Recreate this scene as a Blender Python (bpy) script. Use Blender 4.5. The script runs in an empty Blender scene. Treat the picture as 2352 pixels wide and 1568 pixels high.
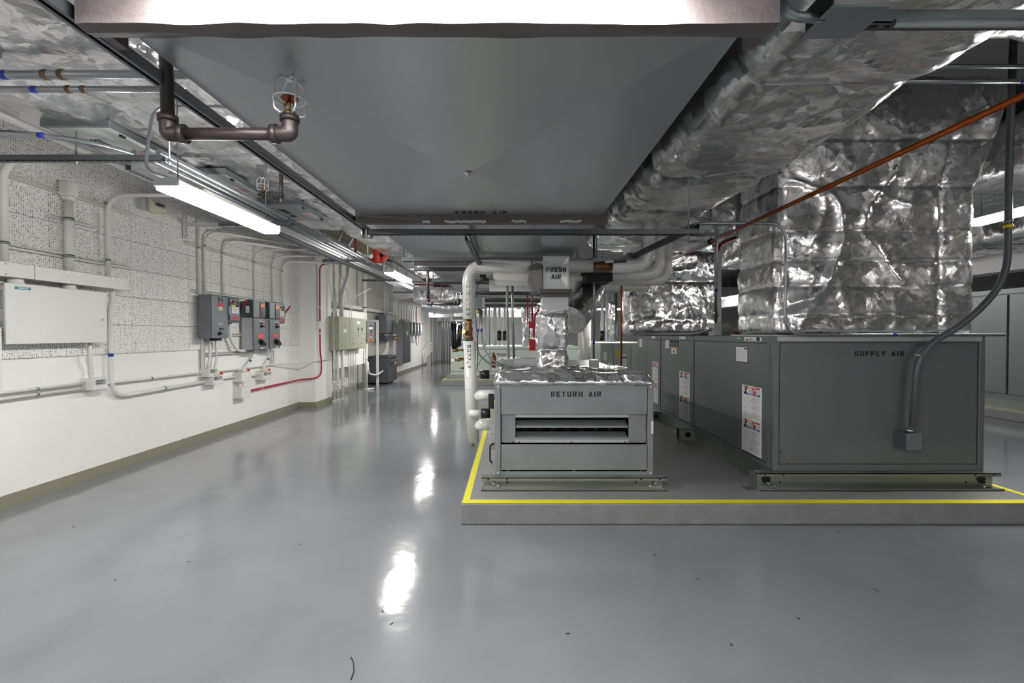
import bpy, math, random
import numpy as np
from mathutils import Vector
random.seed(7)
S = bpy.context.scene
C = S.collection
PI = math.pi

# ------------------------------------------------------------------ camera, world, exposure
F = 1088.0
TH = math.atan(16 / F)
cam = bpy.data.cameras.new('camera')
cam.sensor_width = 36; cam.lens = 36 * F / 2352; cam.clip_start = 0.05; cam.clip_end = 100
co = bpy.data.objects.new('camera', cam); C.objects.link(co)
co.location = (0, 0, 1.5); co.rotation_euler = (PI / 2 - TH, 0, 0)
S.camera = co
w = bpy.data.worlds.new('room_air'); S.world = w; w.use_nodes = True
w.node_tree.nodes['Background'].inputs[0].default_value = (.75, .8, .85, 1)
w.node_tree.nodes['Background'].inputs[1].default_value = .05
S.view_settings.view_transform = 'Standard'; S.view_settings.look = 'None'
S.view_settings.exposure = 0.0; S.view_settings.gamma = 1; S.view_settings.use_curve_mapping = False
S.cycles.max_bounces = 7; S.cycles.diffuse_bounces = 4; S.cycles.glossy_bounces = 4
S.cycles.sample_clamp_indirect = 6
LAMP = 128.0

def P(px, py, X=None, Y=None, Z=None):
    """world point on the sight line through a pixel of the photograph, at a known depth, height or side distance"""
    x = (px - 1176) / F; v = (784 - py) / F
    d = (x, math.cos(TH) + v * math.sin(TH), -math.sin(TH) + v * math.cos(TH))
    t = Y / d[1] if Y is not None else (X / d[0] if X is not None else (Z - 1.5) / d[2])
    return Vector((d[0] * t, d[1] * t, 1.5 + d[2] * t))

# ------------------------------------------------------------------ materials
def sr(h):
    h = h.lstrip('#'); c = [int(h[i:i + 2], 16) / 255 for i in (0, 2, 4)]
    return tuple(x / 12.92 if x < .04045 else ((x + .055) / 1.055) ** 2.4 for x in c) + (1,)
class NT:
    def __init__(s, name):
        s.m = bpy.data.materials.new(name); s.m.use_nodes = True
        s.n = s.m.node_tree.nodes; s.l = s.m.node_tree.links; s.b = s.n['Principled BSDF']
    def add(s, t, **k):
        n = s.n.new(t)
        for a, b in k.items(): setattr(n, a, b)
        return n
    def link(s, a, b): s.l.new(a, b)
    def pos(s, sc=(1, 1, 1)):
        g = s.add('ShaderNodeNewGeometry'); m = s.add('ShaderNodeVectorMath', operation='MULTIPLY')
        s.link(g.outputs['Position'], m.inputs[0]); m.inputs[1].default_value = sc
        return m.outputs[0]
    def noise(s, vec, scale, detail=3, rough=.5, dist=0):
        n = s.add('ShaderNodeTexNoise'); s.link(vec, n.inputs['Vector'])
        n.inputs['Scale'].default_value = scale; n.inputs['Detail'].default_value = detail
        n.inputs['Roughness'].default_value = rough; n.inputs['Distortion'].default_value = dist
        return n.outputs['Fac']
    def ramp(s, fac, stops):
        r = s.add('ShaderNodeValToRGB'); s.link(fac, r.inputs[0]); e = r.color_ramp.elements
        while len(e) < len(stops): e.new(.5)
        for i, (p, c) in enumerate(stops):
            e[i].position = p; e[i].color = c if len(c) == 4 else tuple(c) + (1,)
        return r.outputs[0]
    def math(s, op, a, b=None, c=None):
        m = s.add('ShaderNodeMath', operation=op)
        for i, x in enumerate((a, b, c)):
            if x is None: continue
            if isinstance(x, (int, float)): m.inputs[i].default_value = x
            else: s.link(x, m.inputs[i])
        return m.outputs[0]
    def bump(s, h, strength, dist=.01, prev=None):
        b = s.add('ShaderNodeBump'); b.inputs['Strength'].default_value = strength; b.inputs['Distance'].default_value = dist
        s.link(h, b.inputs['Height'])
        if prev is not None: s.link(prev, b.inputs['Normal'])
        return b.outputs[0]
def mat(name, col, rough=.5, metal=0., var=.06, scale=6, bump=0, spec=.5, coat=0):
    t = NT(name); c = sr(col)
    t.b.inputs['Metallic'].default_value = metal; t.b.inputs['Specular IOR Level'].default_value = spec
    t.b.inputs['Coat Weight'].default_value = coat; t.b.inputs['Coat Roughness'].default_value = .12
    v = t.pos(); f = t.noise(v, scale, 4, .6)
    lo = tuple(x * (1 - var) for x in c[:3]); hi = tuple(min(1, x * (1 + var)) for x in c[:3])
    t.link(t.ramp(f, [(.3, lo), (.7, hi)]), t.b.inputs['Base Color'])
    r = t.math('MULTIPLY_ADD', f, .12, rough - .06); t.link(r, t.b.inputs['Roughness'])
    if bump: t.link(t.bump(t.noise(v, scale * 12, 3), bump, .004), t.b.inputs['Normal'])
    return t.m
def foil_mat(name, col, rough, big=1.0, ms=1.0):
    t = NT(name); t.b.inputs['Metallic'].default_value = .9
    v = t.pos()
    # wrinkled sheet: distorted voronoi facets at three sizes over a fine reinforcing scrim
    d = t.add('ShaderNodeTexNoise'); t.link(v, d.inputs['Vector']); d.inputs['Scale'].default_value = 3; d.inputs['Detail'].default_value = 3
    mx = t.add('ShaderNodeVectorMath', operation='MULTIPLY_ADD'); t.link(d.outputs['Color'], mx.inputs[0])
    mx.inputs[1].default_value = (.2 / ms,) * 3; t.link(v, mx.inputs[2])
    g0 = t.add('ShaderNodeNewGeometry'); cur = g0.outputs['Normal']
    for sc, k in ((2.4 * ms, .24 * big), (7.5 * ms, .22 * big), (24 * ms, .14)):      # flat facets meeting in creases
        vo = t.add('ShaderNodeTexVoronoi'); t.link(mx.outputs[0], vo.inputs['Vector']); vo.inputs['Scale'].default_value = sc
        c0 = t.add('ShaderNodeVectorMath', operation='SUBTRACT'); t.link(vo.outputs['Color'], c0.inputs[0]); c0.inputs[1].default_value = (.5, .5, .5)
        ma = t.add('ShaderNodeVectorMath', operation='MULTIPLY_ADD'); t.link(c0.outputs[0], ma.inputs[0]); ma.inputs[1].default_value = (k, k, k); t.link(cur, ma.inputs[2]); cur = ma.outputs[0]
    nz = t.add('ShaderNodeVectorMath', operation='NORMALIZE'); t.link(cur, nz.inputs[0]); nrm = nz.outputs[0]
    n2 = t.noise(mx.outputs[0], 9, 5, .65, .8); nrm = t.bump(n2, .28, .012, nrm)
    sp = t.add('ShaderNodeSeparateXYZ'); t.link(v, sp.inputs[0])
    s1 = t.math('ADD', sp.outputs[0], sp.outputs[2]); s2 = t.math('ADD', sp.outputs[1], t.math('MULTIPLY', sp.outputs[2], .6))
    g = t.math('MAXIMUM', t.math('GREATER_THAN', t.math('SINE', t.math('MULTIPLY', s1, 380)), .93),
               t.math('GREATER_THAN', t.math('SINE', t.math('MULTIPLY', s2, 380)), .93))
    nrm = t.bump(g, .12, .001, nrm)
    t.link(nrm, t.b.inputs['Normal'])
    c = sr(col)[:3]; f = t.noise(v, 1.8, 4, .6)
    t.link(t.ramp(f, [(.3, tuple(x * .82 for x in c)), (.7, c)]), t.b.inputs['Base Color'])
    t.link(t.math('MULTIPLY_ADD', n2, .16, rough - .08), t.b.inputs['Roughness'])
    return t.m
def galv_mat(name, col, rough, metal=.75, smear=.10, spangle=.05):
    t = NT(name); t.b.inputs['Metallic'].default_value = metal
    v = t.pos(); a = t.noise(v, 1.3, 5, .6, .8); b = t.noise(t.pos((1, 1, .25)), 9, 5, .7, .5)
    c = sr(col)[:3]
    f = t.math('ADD', t.math('MULTIPLY', a, .7), t.math('MULTIPLY', b, .3))
    t.link(t.ramp(f, [(.3, tuple(x * (1 - smear) for x in c)), (.72, tuple(min(1, x * (1 + smear)) for x in c))]), t.b.inputs['Base Color'])
    t.link(t.math('MULTIPLY_ADD', b, .06, rough - .03), t.b.inputs['Roughness'])
    t.link(t.bump(t.noise(v, 1.5, 1), .05, .02), t.b.inputs['Normal'])
    return t.m
def emit(name, s, col=(1, .97, .92)):
    t = NT(name); t.b.inputs['Base Color'].default_value = (.9, .9, .9, 1)
    t.b.inputs['Emission Color'].default_value = col + (1,); t.b.inputs['Emission Strength'].default_value = s
    return t.m

FOIL = foil_mat('foil_facing', 'f2f2f4', .22)
FOILT = foil_mat('foil_facing_tight', 'f0f0f2', .2, 1.3, 2.0)
GALV = galv_mat('galvanised_steel', '8b9194', .42, .45, .15)
GALVD = galv_mat('galvanised_steel_dull', '747b7d', .42, .5, .10)
DUCT = galv_mat('duct_sheet', 'aeb3b6', .30, .6, .03)
BRIGHT = galv_mat('bright_sheet', 'c4c8ca', .3, .5, .05)
ZINC = galv_mat('zinc_plate', '9a9f9a', .32, .85, .12)
EMT = mat('steel_conduit', '9b9fa2', .32, .85)
STRUT = mat('strut_steel', '6c7276', .4, .75)
DARK = mat('dark_steel', '24272a', .5, .5)
BLACK = mat('black_rubber', '0e0f11', .6)
PLASTIC = mat('black_plastic', '141517', .35)
MAST = mat('duct_mastic', '5b5455', .6, 0, .2, 5, .6)
WALL = mat('wall_paint', 'efeeec', .55, 0, .02, 1.5, .05)
CEIL = mat('ceiling_paint', '3a3b3e', .8, 0, .2, 2)
BACKW = mat('back_wall_paint', 'a9abac', .6, 0, .03, 1.5)
CONC = mat('block_wall_paint', 'c9c8c0', .6, 0, .05, 3, .3)
BASE = mat('vinyl_base', '8a8672', .5, 0, .04)
WPIPE = mat('pipe_jacket', 'dcdcd8', .28, 0, .03, 4, 0, .5, .3)
WCON = mat('painted_conduit', 'e0e0dc', .42, 0, .02)
WBOX = mat('white_enclosure', 'dededb', .45, 0, .02)
CREAM = mat('cream_plastic', 'd8d3bd', .45, 0, .03)
GREY = mat('grey_enclosure', '6f767b', .38, .15, .04)
GREYD = mat('dark_grey_enclosure', '4b5257', .42, .15, .04)
GREYL = mat('light_grey_enclosure', 'b9bcbd', .4, .1, .03)
OLIVE = mat('olive_enclosure', 'a3a793', .42, .1, .05, 3)
PALE = mat('pale_green_cabinet', 'a9b5ae', .42, .1, .04)
TAN = mat('rough_insulation', '9d8f76', .9, 0, .2, 12, .8)
RED = mat('red_paint', 'a80f22', .38)
REDO = mat('red_valve_paint', 'c8351f', .42)
REDL = mat('red_print', 'd3222c', .5, 0, .02)
BLUEL = mat('blue_print', '1c67a5', .5, 0, .02)
BLUE = mat('blue_tape', '12369c', .45, 0, .05)
GREEN = mat('green_print', '118a4a', .5)
TEAL = mat('teal_print', '1d8d92', .5)
YELL = mat('yellow_print', 'e3c51a', .5)
ORNG = mat('orange_print', 'e0781c', .5)
WHITEL = mat('label_paper', 'e4e5e4', .5, 0, .02)
GREYL2 = mat('grey_print', '9b9d9e', .5)
INK = mat('black_ink', '0d0e0f', .55)
COPPER = mat('copper_tube', '96491f', .35, .85, .18, 8)
COPPERD = mat('aged_copper', '7b4a30', .4, .7, .2, 8)
BRASS = mat('brass', '9c7b45', .35, .85, .15)
BRONZE = mat('bronze_valve', '75553a', .42, .6, .25, 14)
IRON = mat('black_iron_pipe', '352c2d', .42, .3, .15, 8)
SCREEN = mat('orange_display', 'f08a18', .4)
NAVY = mat('blue_handle', '1b2350', .4)
CAGE = mat('cage_wire', 'ececee', .3, .4)
CHROME = mat('chrome', 'd0d0d0', .15, 1)
GLOW = emit('lamp_diffuser', LAMP)

t = NT('perforated_tile'); g = t.add('ShaderNodeNewGeometry'); sp = t.add('ShaderNodeSeparateXYZ'); t.link(g.outputs['Position'], sp.inputs[0])
cb = t.add('ShaderNodeCombineXYZ'); K = 1 / .0195
t.link(t.math('MULTIPLY', sp.outputs[1], K), cb.inputs[0]); t.link(t.math('MULTIPLY', sp.outputs[2], K), cb.inputs[1])
fl = t.add('ShaderNodeVectorMath', operation='FLOOR'); t.link(cb.outputs[0], fl.inputs[0])
fr = t.add('ShaderNodeVectorMath', operation='FRACTION'); t.link(cb.outputs[0], fr.inputs[0])
wn = t.add('ShaderNodeTexWhiteNoise'); t.link(fl.outputs[0], wn.inputs['Vector'])
off = t.add('ShaderNodeVectorMath', operation='MULTIPLY_ADD'); t.link(wn.outputs['Color'], off.inputs[0]); off.inputs[1].default_value = (.4, .4, 0); off.inputs[2].default_value = (.3, .3, 0)
ds = t.add('ShaderNodeVectorMath', operation='DISTANCE'); t.link(fr.outputs[0], ds.inputs[0]); t.link(off.outputs[0], ds.inputs[1])
rad = t.math('MULTIPLY', t.math('GREATER_THAN', wn.outputs['Value'], .3), t.math('MULTIPLY_ADD', wn.outputs['Value'], .2, .06))
hole = t.math('LESS_THAN', ds.outputs['Value'], rad)
t.link(t.ramp(hole, [(0, sr('ecebe8')), (1, sr('2a2826'))]), t.b.inputs['Base Color'])
t.link(t.bump(t.math('SUBTRACT', 1, hole), .6, .003), t.b.inputs['Normal'])
t.b.inputs['Roughness'].default_value = .6; TILE = t.m

t = NT('floor_epoxy'); v = t.pos(); a = t.noise(v, .9, 4, .6, .5); b = t.noise(v, 60, 3)
sc_ = t.noise(t.pos((1, .25, 1)), 25, 2, .5, 3)
col = t.ramp(a, [(.25, sr('72757a')), (.75, sr('7f8388'))])
mr = t.add('ShaderNodeMix', data_type='RGBA'); t.link(t.math('MULTIPLY', t.math('GREATER_THAN', t.noise(v, 11, 6, .75, 1.2), .78), .35), mr.inputs[0]); t.link(col, mr.inputs[6]); mr.inputs[7].default_value = sr('6f7072')
t.link(mr.outputs[2], t.b.inputs['Base Color'])
t.link(t.math('MULTIPLY_ADD', a, .10, .07), t.b.inputs['Roughness'])
nn = t.bump(t.noise(v, 3.5, 3, .5, .6), .13, .02); nn = t.bump(b, .03, .002, nn); t.link(nn, t.b.inputs['Normal'])
t.b.inputs['Specular IOR Level'].default_value = .5; FLOOR = t.m
PAD = mat('pad_concrete_paint', '838386', .4, 0, .08, 3, .25)
PADS = mat('pad_edge_paint', '828285', .35, 0, .12, 9, .9)
TAPE = mat('yellow_tape', 'e2dc1a', .5, 0, .06, 20)

# ------------------------------------------------------------------ mesh helpers
class MB:
    def __init__(s): s.v = []; s.f = []; s.m = []; s.s = []
    def add(s, vs, fs, m=0, sm=False):
        o = len(s.v); s.v += [tuple(x) for x in vs]
        for f in fs: s.f.append([i + o for i in f]); s.m.append(m); s.s.append(sm)
        return s
    def box(s, x0, x1, y0, y1, z0, z1, m=0):
        x0, x1 = sorted((x0, x1)); y0, y1 = sorted((y0, y1)); z0, z1 = sorted((z0, z1))
        return s.add([(x, y, z) for z in (z0, z1) for y in (y0, y1) for x in (x0, x1)],
                     [(0, 2, 3, 1), (4, 5, 7, 6), (0, 1, 5, 4), (2, 6, 7, 3), (0, 4, 6, 2), (1, 3, 7, 5)], m)
    def tube(s, pts, r, n=10, bend=0, m=0, closed=False):
        pts = [Vector(p) for p in pts]
        if bend and len(pts) > 2:
            q = [pts[0]]
            for i in range(1, len(pts) - 1):
                a, b, c = pts[i - 1], pts[i], pts[i + 1]
                u = (a - b); w_ = (c - b); k = min(bend, u.length * .49, w_.length * .49)
                if u.length < 1e-6 or w_.length < 1e-6: continue
                p0 = b + u.normalized() * k; p1 = b + w_.normalized() * k
                for j in range(7):
                    t_ = j / 6; q.append(p0 * (1 - t_) ** 2 + b * 2 * t_ * (1 - t_) + p1 * t_ * t_)
            q.append(pts[-1]); pts = q
        rr = r if isinstance(r, (list, tuple)) else [r] * len(pts)
        N = None; rings = []
        for i, p in enumerate(pts):
            T = (pts[min(i + 1, len(pts) - 1)] - pts[max(i - 1, 0)]).normalized()
            if N is None: N = T.orthogonal().normalized()
            N = (N - T * N.dot(T)).normalized(); B = T.cross(N)
            rings.append([p + (N * math.cos(2 * PI * k / n) + B * math.sin(2 * PI * k / n)) * rr[i] for k in range(n)])
        vs = [v for R in rings for v in R]
        fs = [(i * n + k, i * n + (k + 1) % n, (i + 1) * n + (k + 1) % n, (i + 1) * n + k) for i in range(len(pts) - 1) for k in range(n)]
        o = len(s.v); s.add(vs, fs, m, True)
        for f in (list(range(n))[::-1], [(len(pts) - 1) * n + k for k in range(n)]):
            s.f.append([o + i for i in f]); s.m.append(m); s.s.append(False)
        return s
    def cyl(s, a, b, r, n=12, m=0): return s.tube([a, b], r, n, 0, m)
    def ball(s, c, r, n=10, m=0, sq=(1, 1, 1)):
        c = Vector(c); k = n // 2; vs = []
        for i in range(1, k):
            for j in range(n):
                th, ph = PI * i / k, 2 * PI * j / n
                vs.append((c.x + r * sq[0] * math.sin(th) * math.cos(ph), c.y + r * sq[1] * math.sin(th) * math.sin(ph), c.z + r * sq[2] * math.cos(th)))
        fs = [(i * n + j, (i + 1) * n + j, (i + 1) * n + (j + 1) % n, i * n + (j + 1) % n) for i in range(k - 2) for j in range(n)]
        vs += [(c.x, c.y, c.z + r * sq[2]), (c.x, c.y, c.z - r * sq[2])]; a = len(vs) - 2
        fs += [(a, j, (j + 1) % n) for j in range(n)] + [(a + 1, (k - 2) * n + (j + 1) % n, (k - 2) * n + j) for j in range(n)]
        return s.add(vs, fs, m, True)
    def poly(s, pts, ext=None, m=0):
        n = len(pts); pts = [Vector(p) for p in pts]
        if ext is None: return s.add(pts, [list(range(n))], m)
        e = Vector(ext)
        return s.add(pts + [p + e for p in pts], [list(range(n))[::-1], [n + i for i in range(n)]] + [(i, (i + 1) % n, n + (i + 1) % n, n + i) for i in range(n)], m)
    def bar(s, a, b, wd, ht, m=0, up=(0, 0, 1)):
        a, b = Vector(a), Vector(b); T = (b - a).normalized(); U = Vector(up)
        if abs(T.dot(U)) > .99: U = Vector((0, 1, 0))
        R = T.cross(U).normalized(); U = R.cross(T)
        vs = [p + R * x * wd / 2 + U * z * ht / 2 for p in (a, b) for x, z in ((-1, -1), (1, -1), (1, 1), (-1, 1))]
        return s.add(vs, [(0, 1, 2, 3), (7, 6, 5, 4), (0, 4, 5, 1), (1, 5, 6, 2), (2, 6, 7, 3), (3, 7, 4, 0)], m)
    def strut(s, a, b, sz=.041, m=0, slots=True, up=(0, 0, 1), open_dn=False):
        """slotted U channel: a web and two lipped flanges, with slots cut as recessed dark pieces"""
        a, b = Vector(a), Vector(b); T = (b - a).normalized(); U = Vector(up)
        if abs(T.dot(U)) > .99: U = Vector((0, 1, 0))
        R = T.cross(U).normalized(); U = R.cross(T); h = sz / 2; th = .0035
        o = U * (h - th / 2) * (1 if open_dn else -1)
        s.bar(a + o, b + o, sz, th, m, U)
        for k in (-1, 1):
            s.bar(a + R * k * (h - th / 2), b + R * k * (h - th / 2), th, sz, m, U)
            s.bar(a - o + R * k * (h - .006), b - o + R * k * (h - .006), .010, th, m, U)
        if slots:
            L = (b - a).length; k = max(1, int(L / .05))
            for i in range(k):
                c = a + T * (L * (i + .5) / k) + o * 1.12
                s.bar(c - T * .014, c + T * .014, .013, .0012, m + 1, U)
        return s
class Ob: pass
ORG = {}
def obj(name, mb, mats, parent=None, bevel=0, label=None, kind=None):
    me = bpy.data.meshes.new(name)
    o0 = ORG.get(parent.name, Vector((0, 0, 0))) if parent else Vector((0, 0, 0))
    vs = [(v[0] - o0.x, v[1] - o0.y, v[2] - o0.z) for v in mb.v]
    me.from_pydata(vs, [], mb.f)
    for m in (mats if isinstance(mats, (list, tuple)) else [mats]): me.materials.append(m)
    me.polygons.foreach_set('material_index', mb.m); me.polygons.foreach_set('use_smooth', mb.s); me.update()
    o = bpy.data.objects.new(name, me); C.objects.link(o)
    if parent: o.parent = parent
    ORG[o.name] = o0
    if bevel:
        b = o.modifiers.new('edge', 'BEVEL'); b.width = bevel; b.segments = 2; b.limit_method = 'ANGLE'
    if label: o['label'] = label
    if kind: o['kind'] = kind
    return o
def tag(o, label, cat, group=None, kind=None):
    o['label'] = label; o['category'] = cat
    if group: o['group'] = group
    if kind: o['kind'] = kind
    return o
def thing(name, label, cat, loc, group=None):
    o = bpy.data.objects.new(name, None); C.objects.link(o); o.location = loc; o.empty_display_size = .1
    ORG[o.name] = Vector(loc); return tag(o, label, cat, group)
def single(name, label, cat, mb, mats, group=None, bevel=0): return tag(obj(name, mb, mats, None, bevel), label, cat, group)
def struct(name, mb, mats, bevel=0): o = obj(name, mb, mats, None, bevel); o['kind'] = 'structure'; return o
def B(*a): return MB().box(*a)

# value noise for wrinkled foil
_T = np.random.RandomState(3).rand(65536)
def vn(p):
    i = np.floor(p).astype(np.int64); f = p - i; u = f * f * (3 - 2 * f); out = 0
    for a in (0, 1):
        for b in (0, 1):
            for c in (0, 1):
                h = ((i[:, 0] + a) * 73856093 ^ (i[:, 1] + b) * 19349663 ^ (i[:, 2] + c) * 83492791) & 65535
                out = out + _T[h] * (u[:, 0] if a else 1 - u[:, 0]) * (u[:, 1] if b else 1 - u[:, 1]) * (u[:, 2] if c else 1 - u[:, 2])
    return out
def crumple(p, amp, seed=0, an=(1, 1, 1)):
    p = p * np.array(an) + seed * 17.3
    wv = np.stack([vn(p * 2.1 + 9), vn(p * 2.1 + 31), vn(p * 2.1 + 57)], 1) - .5
    q = p + wv * .7
    d = (vn(q * 1.2) - .5) * .45
    for k, (rx, sc, g, e) in enumerate(((( .5, .9, .35), 1.7, .55, 7), ((-.7, .6, .5), 2.3, .4, 7), ((.2, -.5, .9), 3.6, .22, 5))):
        ax_ = np.array(rx) / np.linalg.norm(rx); al = q @ ax_; st = q - np.outer(al, ax_) * .72      # stretched along one direction: long folds
        r = 1 - np.abs(2 * vn(st * sc + 7.7 * k) - 1); msk = vn(q * .9 + 40 + 9 * k); d += (r ** e) * g * np.clip(msk * 2 - .5, 0, 1.2)
    d += (vn(q * 9) - .5) * .10
    return d * amp
def grid_mesh(name, V, nu, nv_list, mat_, parent=None):
    pass
def foil_box(name, x0, x1, y0, y1, z0, z1, mat_, parent=None, step=.035, r=.04, amp=.018, seed=0, seams=None, bulge=.02, an=(1, 1, 1), taper=None, sag=None):
    lo = np.array([x0, y0, z0], float); hi = np.array([x1, y1, z1], float)
    r = min(r, .45 * (hi - lo).min())
    vs = []; fs = []; n0 = 0
    for ax in range(3):
        a, b = [(1, 2), (2, 0), (0, 1)][ax]
        na = max(2, int((hi[a] - lo[a]) / step)); nb = max(2, int((hi[b] - lo[b]) / step))
        ga, gb = np.meshgrid(np.linspace(lo[a], hi[a], na + 1), np.linspace(lo[b], hi[b], nb + 1), indexing='ij')
        for side in (0, 1):
            p = np.zeros((ga.size, 3)); p[:, a] = ga.ravel(); p[:, b] = gb.ravel(); p[:, ax] = hi[ax] if side else lo[ax]
            vs.append(p); i = np.arange(na)[:, None] * (nb + 1) + np.arange(nb)[None, :]; i = i.ravel() + n0
            q = np.stack([i, i + nb + 1, i + nb + 2, i + 1], 1)
            fs.append(q if side else q[:, ::-1]); n0 += p.shape[0]
    p = np.concatenate(vs); fs = np.concatenate(fs)
    q = np.clip(p, lo + r, hi - r); d = p - q; L = np.linalg.norm(d, axis=1, keepdims=True); d = d / np.maximum(L, 1e-6)
    disp = crumple(p, amp, seed, an)
    if seams:
        for ax, pos_ in seams:
            s_ = np.array(sorted(pos_)); t_ = p[:, ax]
            dist = np.min(np.abs(t_[:, None] - s_[None, :]), axis=1)
            disp += bulge * (1 - np.exp(-dist / .06)) - bulge
            disp -= .008 * np.exp(-(dist / .012) ** 2)
    p = q + d * (r + disp[:, None])
    if sag is not None: p[:, 2] -= sag(p)
    if taper is not None: p = taper(p)
    o0 = ORG.get(parent.name, Vector((0, 0, 0))) if parent else Vector((0, 0, 0))
    me = bpy.data.meshes.new(name); me.vertices.add(len(p)); me.vertices.foreach_set('co', (p - np.array(o0)).ravel())
    me.loops.add(len(fs) * 4); me.loops.foreach_set('vertex_index', fs.ravel()); me.polygons.add(len(fs))
    me.polygons.foreach_set('loop_start', np.arange(len(fs)) * 4); me.polygons.foreach_set('use_smooth', np.ones(len(fs), bool))
    me.update(calc_edges=True); me.validate(); me.materials.append(mat_)
    o = bpy.data.objects.new(name, me); C.objects.link(o); ORG[o.name] = o0
    if parent: o.parent = parent
    return o
def foil_tube(name, pts, rad, mat_, parent=None, n=40, amp=.02, seed=0, per=70):
    pts = [Vector(p) for p in pts]; q = []
    mb = MB(); mb.tube(pts, rad, n, .25)  # path only
    k = len(mb.v) // n
    rings = np.array(mb.v).reshape(k, n, 3); cs = rings.mean(1)
    seg = np.concatenate([[0], np.cumsum(np.linalg.norm(np.diff(cs, axis=0), axis=1))]); L = seg[-1]; m = max(8, int(L * per / 2))
    tt = np.linspace(0, L, m); R = np.stack([[np.interp(tt, seg, rings[:, a, c]) for c in range(3)] for a in range(n)]).transpose(2, 0, 1)
    cc = R.mean(1, keepdims=True); p = R.reshape(-1, 3); d = (R - cc).reshape(-1, 3); d /= np.linalg.norm(d, axis=1, keepdims=True)
    p = p + d * crumple(p, amp, seed)[:, None]
    o2 = MB(); o2.add(list(map(tuple, p)), [(i * n + j, i * n + (j + 1) % n, (i + 1) * n + (j + 1) % n, (i + 1) * n + j) for i in range(m - 1) for j in range(n)], 0, True)
    o2.add([tuple(x) for x in p[:n]], [list(range(n))[::-1]]); o2.add([tuple(x) for x in p[-n:]], [list(range(n))])
    return obj(name, o2, mat_, parent)

# ------------------------------------------------------------------ lettering
def _r(a, b, c, d): return [(a, b), (c, b), (c, d), (a, d)]
def _mir(P_, c): return [(2 * c - x, y) for x, y in P_][::-1]
_C = [(0, 1), (1, 0), (2.2, 0), (2.2, 1.3), (1.5, 1.6), (1.5, 5.4), (2.2, 5.7), (2.2, 7), (1, 7), (0, 6)]
_U = [(0, 7), (0, 1), (1, 0), (2.2, 0), (2.2, 1.3), (1.5, 1.6), (1.5, 7)]
_P = [(1.8, 2.6), (3.8, 2.6), (4.6, 3.3), (4.6, 6.2), (3.8, 7), (1.8, 7), (1.8, 5.8), (3.1, 5.8), (3.1, 3.8), (1.8, 3.8)]
_A = [(0, 0), (1.5, 0), (2.35, 5), (2.35, 7), (1.6, 7)]
_S1 = [(2.2, 7), (.9, 7), (0, 6.2), (0, 3.9), (.9, 3.1), (2.2, 3.1), (2.2, 4.2), (1.5, 4.4), (1.5, 5.6), (2.2, 5.8)]
_S2 = [(2.5, 5.8), (3.1, 5.7), (3.1, 5), (4.6, 5), (4.6, 6.2), (3.8, 7), (2.5, 7)]
_rot = lambda Q: [(4.6 - x, 7 - y) for x, y in Q]
_W1 = [(0, 7), (1.1, 0), (2.3, 0), (1.4, 7)]; _W2 = [(2.6, 0), (3.3, 4.2), (3.3, 7), (2.7, 7), (2.3, 2.6)]
_Y = [(0, 7), (1.7, 3), (2.25, 3), (2.25, 4.6), (1.5, 7)]
GL = {'A': (5, [_A, _mir(_A, 2.5), _r(2.0, 1.5, 3.0, 2.6)]), 'E': (4.4, [_r(0, 0, 1.5, 7), _r(1.8, 0, 4.4, 1.3), _r(1.8, 2.9, 4, 4.1), _r(1.8, 5.7, 4.4, 7)]),
      'F': (4.4, [_r(0, 0, 1.5, 7), _r(1.8, 2.9, 4, 4.1), _r(1.8, 5.7, 4.4, 7)]), 'H': (4.8, [_r(0, 0, 1.5, 7), _r(3.3, 0, 4.8, 7), _r(1.5, 2.9, 2.2, 4.1), _r(2.6, 2.9, 3.3, 4.1)]),
      'I': (1.5, [_r(0, 0, 1.5, 7)]), 'L': (4.2, [_r(0, 0, 1.5, 7), _r(1.8, 0, 4.2, 1.3)]), 'N': (5, [_r(0, 0, 1.4, 7), _r(3.6, 0, 5, 7), [(1.65, 6.8), (1.65, 4.6), (3.35, .2), (3.35, 2.4)]]),
      'O': (4.8, [_C, _mir(_C, 2.4)]), 'P': (4.6, [_r(0, 0, 1.5, 7), _P]), 'R': (4.8, [_r(0, 0, 1.5, 7), _P, [(2.2, 2.4), (3.3, 0), (4.8, 0), (3.5, 2.4)]]),
      'S': (4.6, [_S1, _S2, _rot(_S1), _rot(_S2)]), 'T': (4.8, [_r(1.65, 0, 3.15, 7), _r(0, 5.7, 1.4, 7), _r(3.4, 5.7, 4.8, 7)]),
      'U': (4.8, [_U, _mir(_U, 2.4)]), 'W': (7, [_W1, _W2, _mir(_W1, 3.5), _mir(_W2, 3.5)]), 'Y': (4.8, [_Y, _mir(_Y, 2.4), _r(1.7, 0, 3.1, 2.7)]), ' ': (3.4, [])}
def stencil(mb, text, c, u, v, h, sx=1, gap=1.6, m=0, map_=None):
    """stencil lettering centred on c, reading along u with its top along v"""
    u, v, c = Vector(u).normalized(), Vector(v).normalized(), Vector(c); k = h / 7
    W = sum(GL[ch][0] + gap for ch in text) - gap; x = -W / 2
    nn = u.cross(v) * .0015
    for ch in text:
        for q in GL[ch][1]:
            pts = [((x + a) * k * sx, (b - 3.5) * k) for a, b in q]
            if map_: P3 = [map_(a, b) for a, b in pts]; mb.poly(P3, None, m)
            else: mb.poly([c + u * a + v * b for a, b in pts], nn, m)
        x += GL[ch][0] + gap
    return mb
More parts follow.
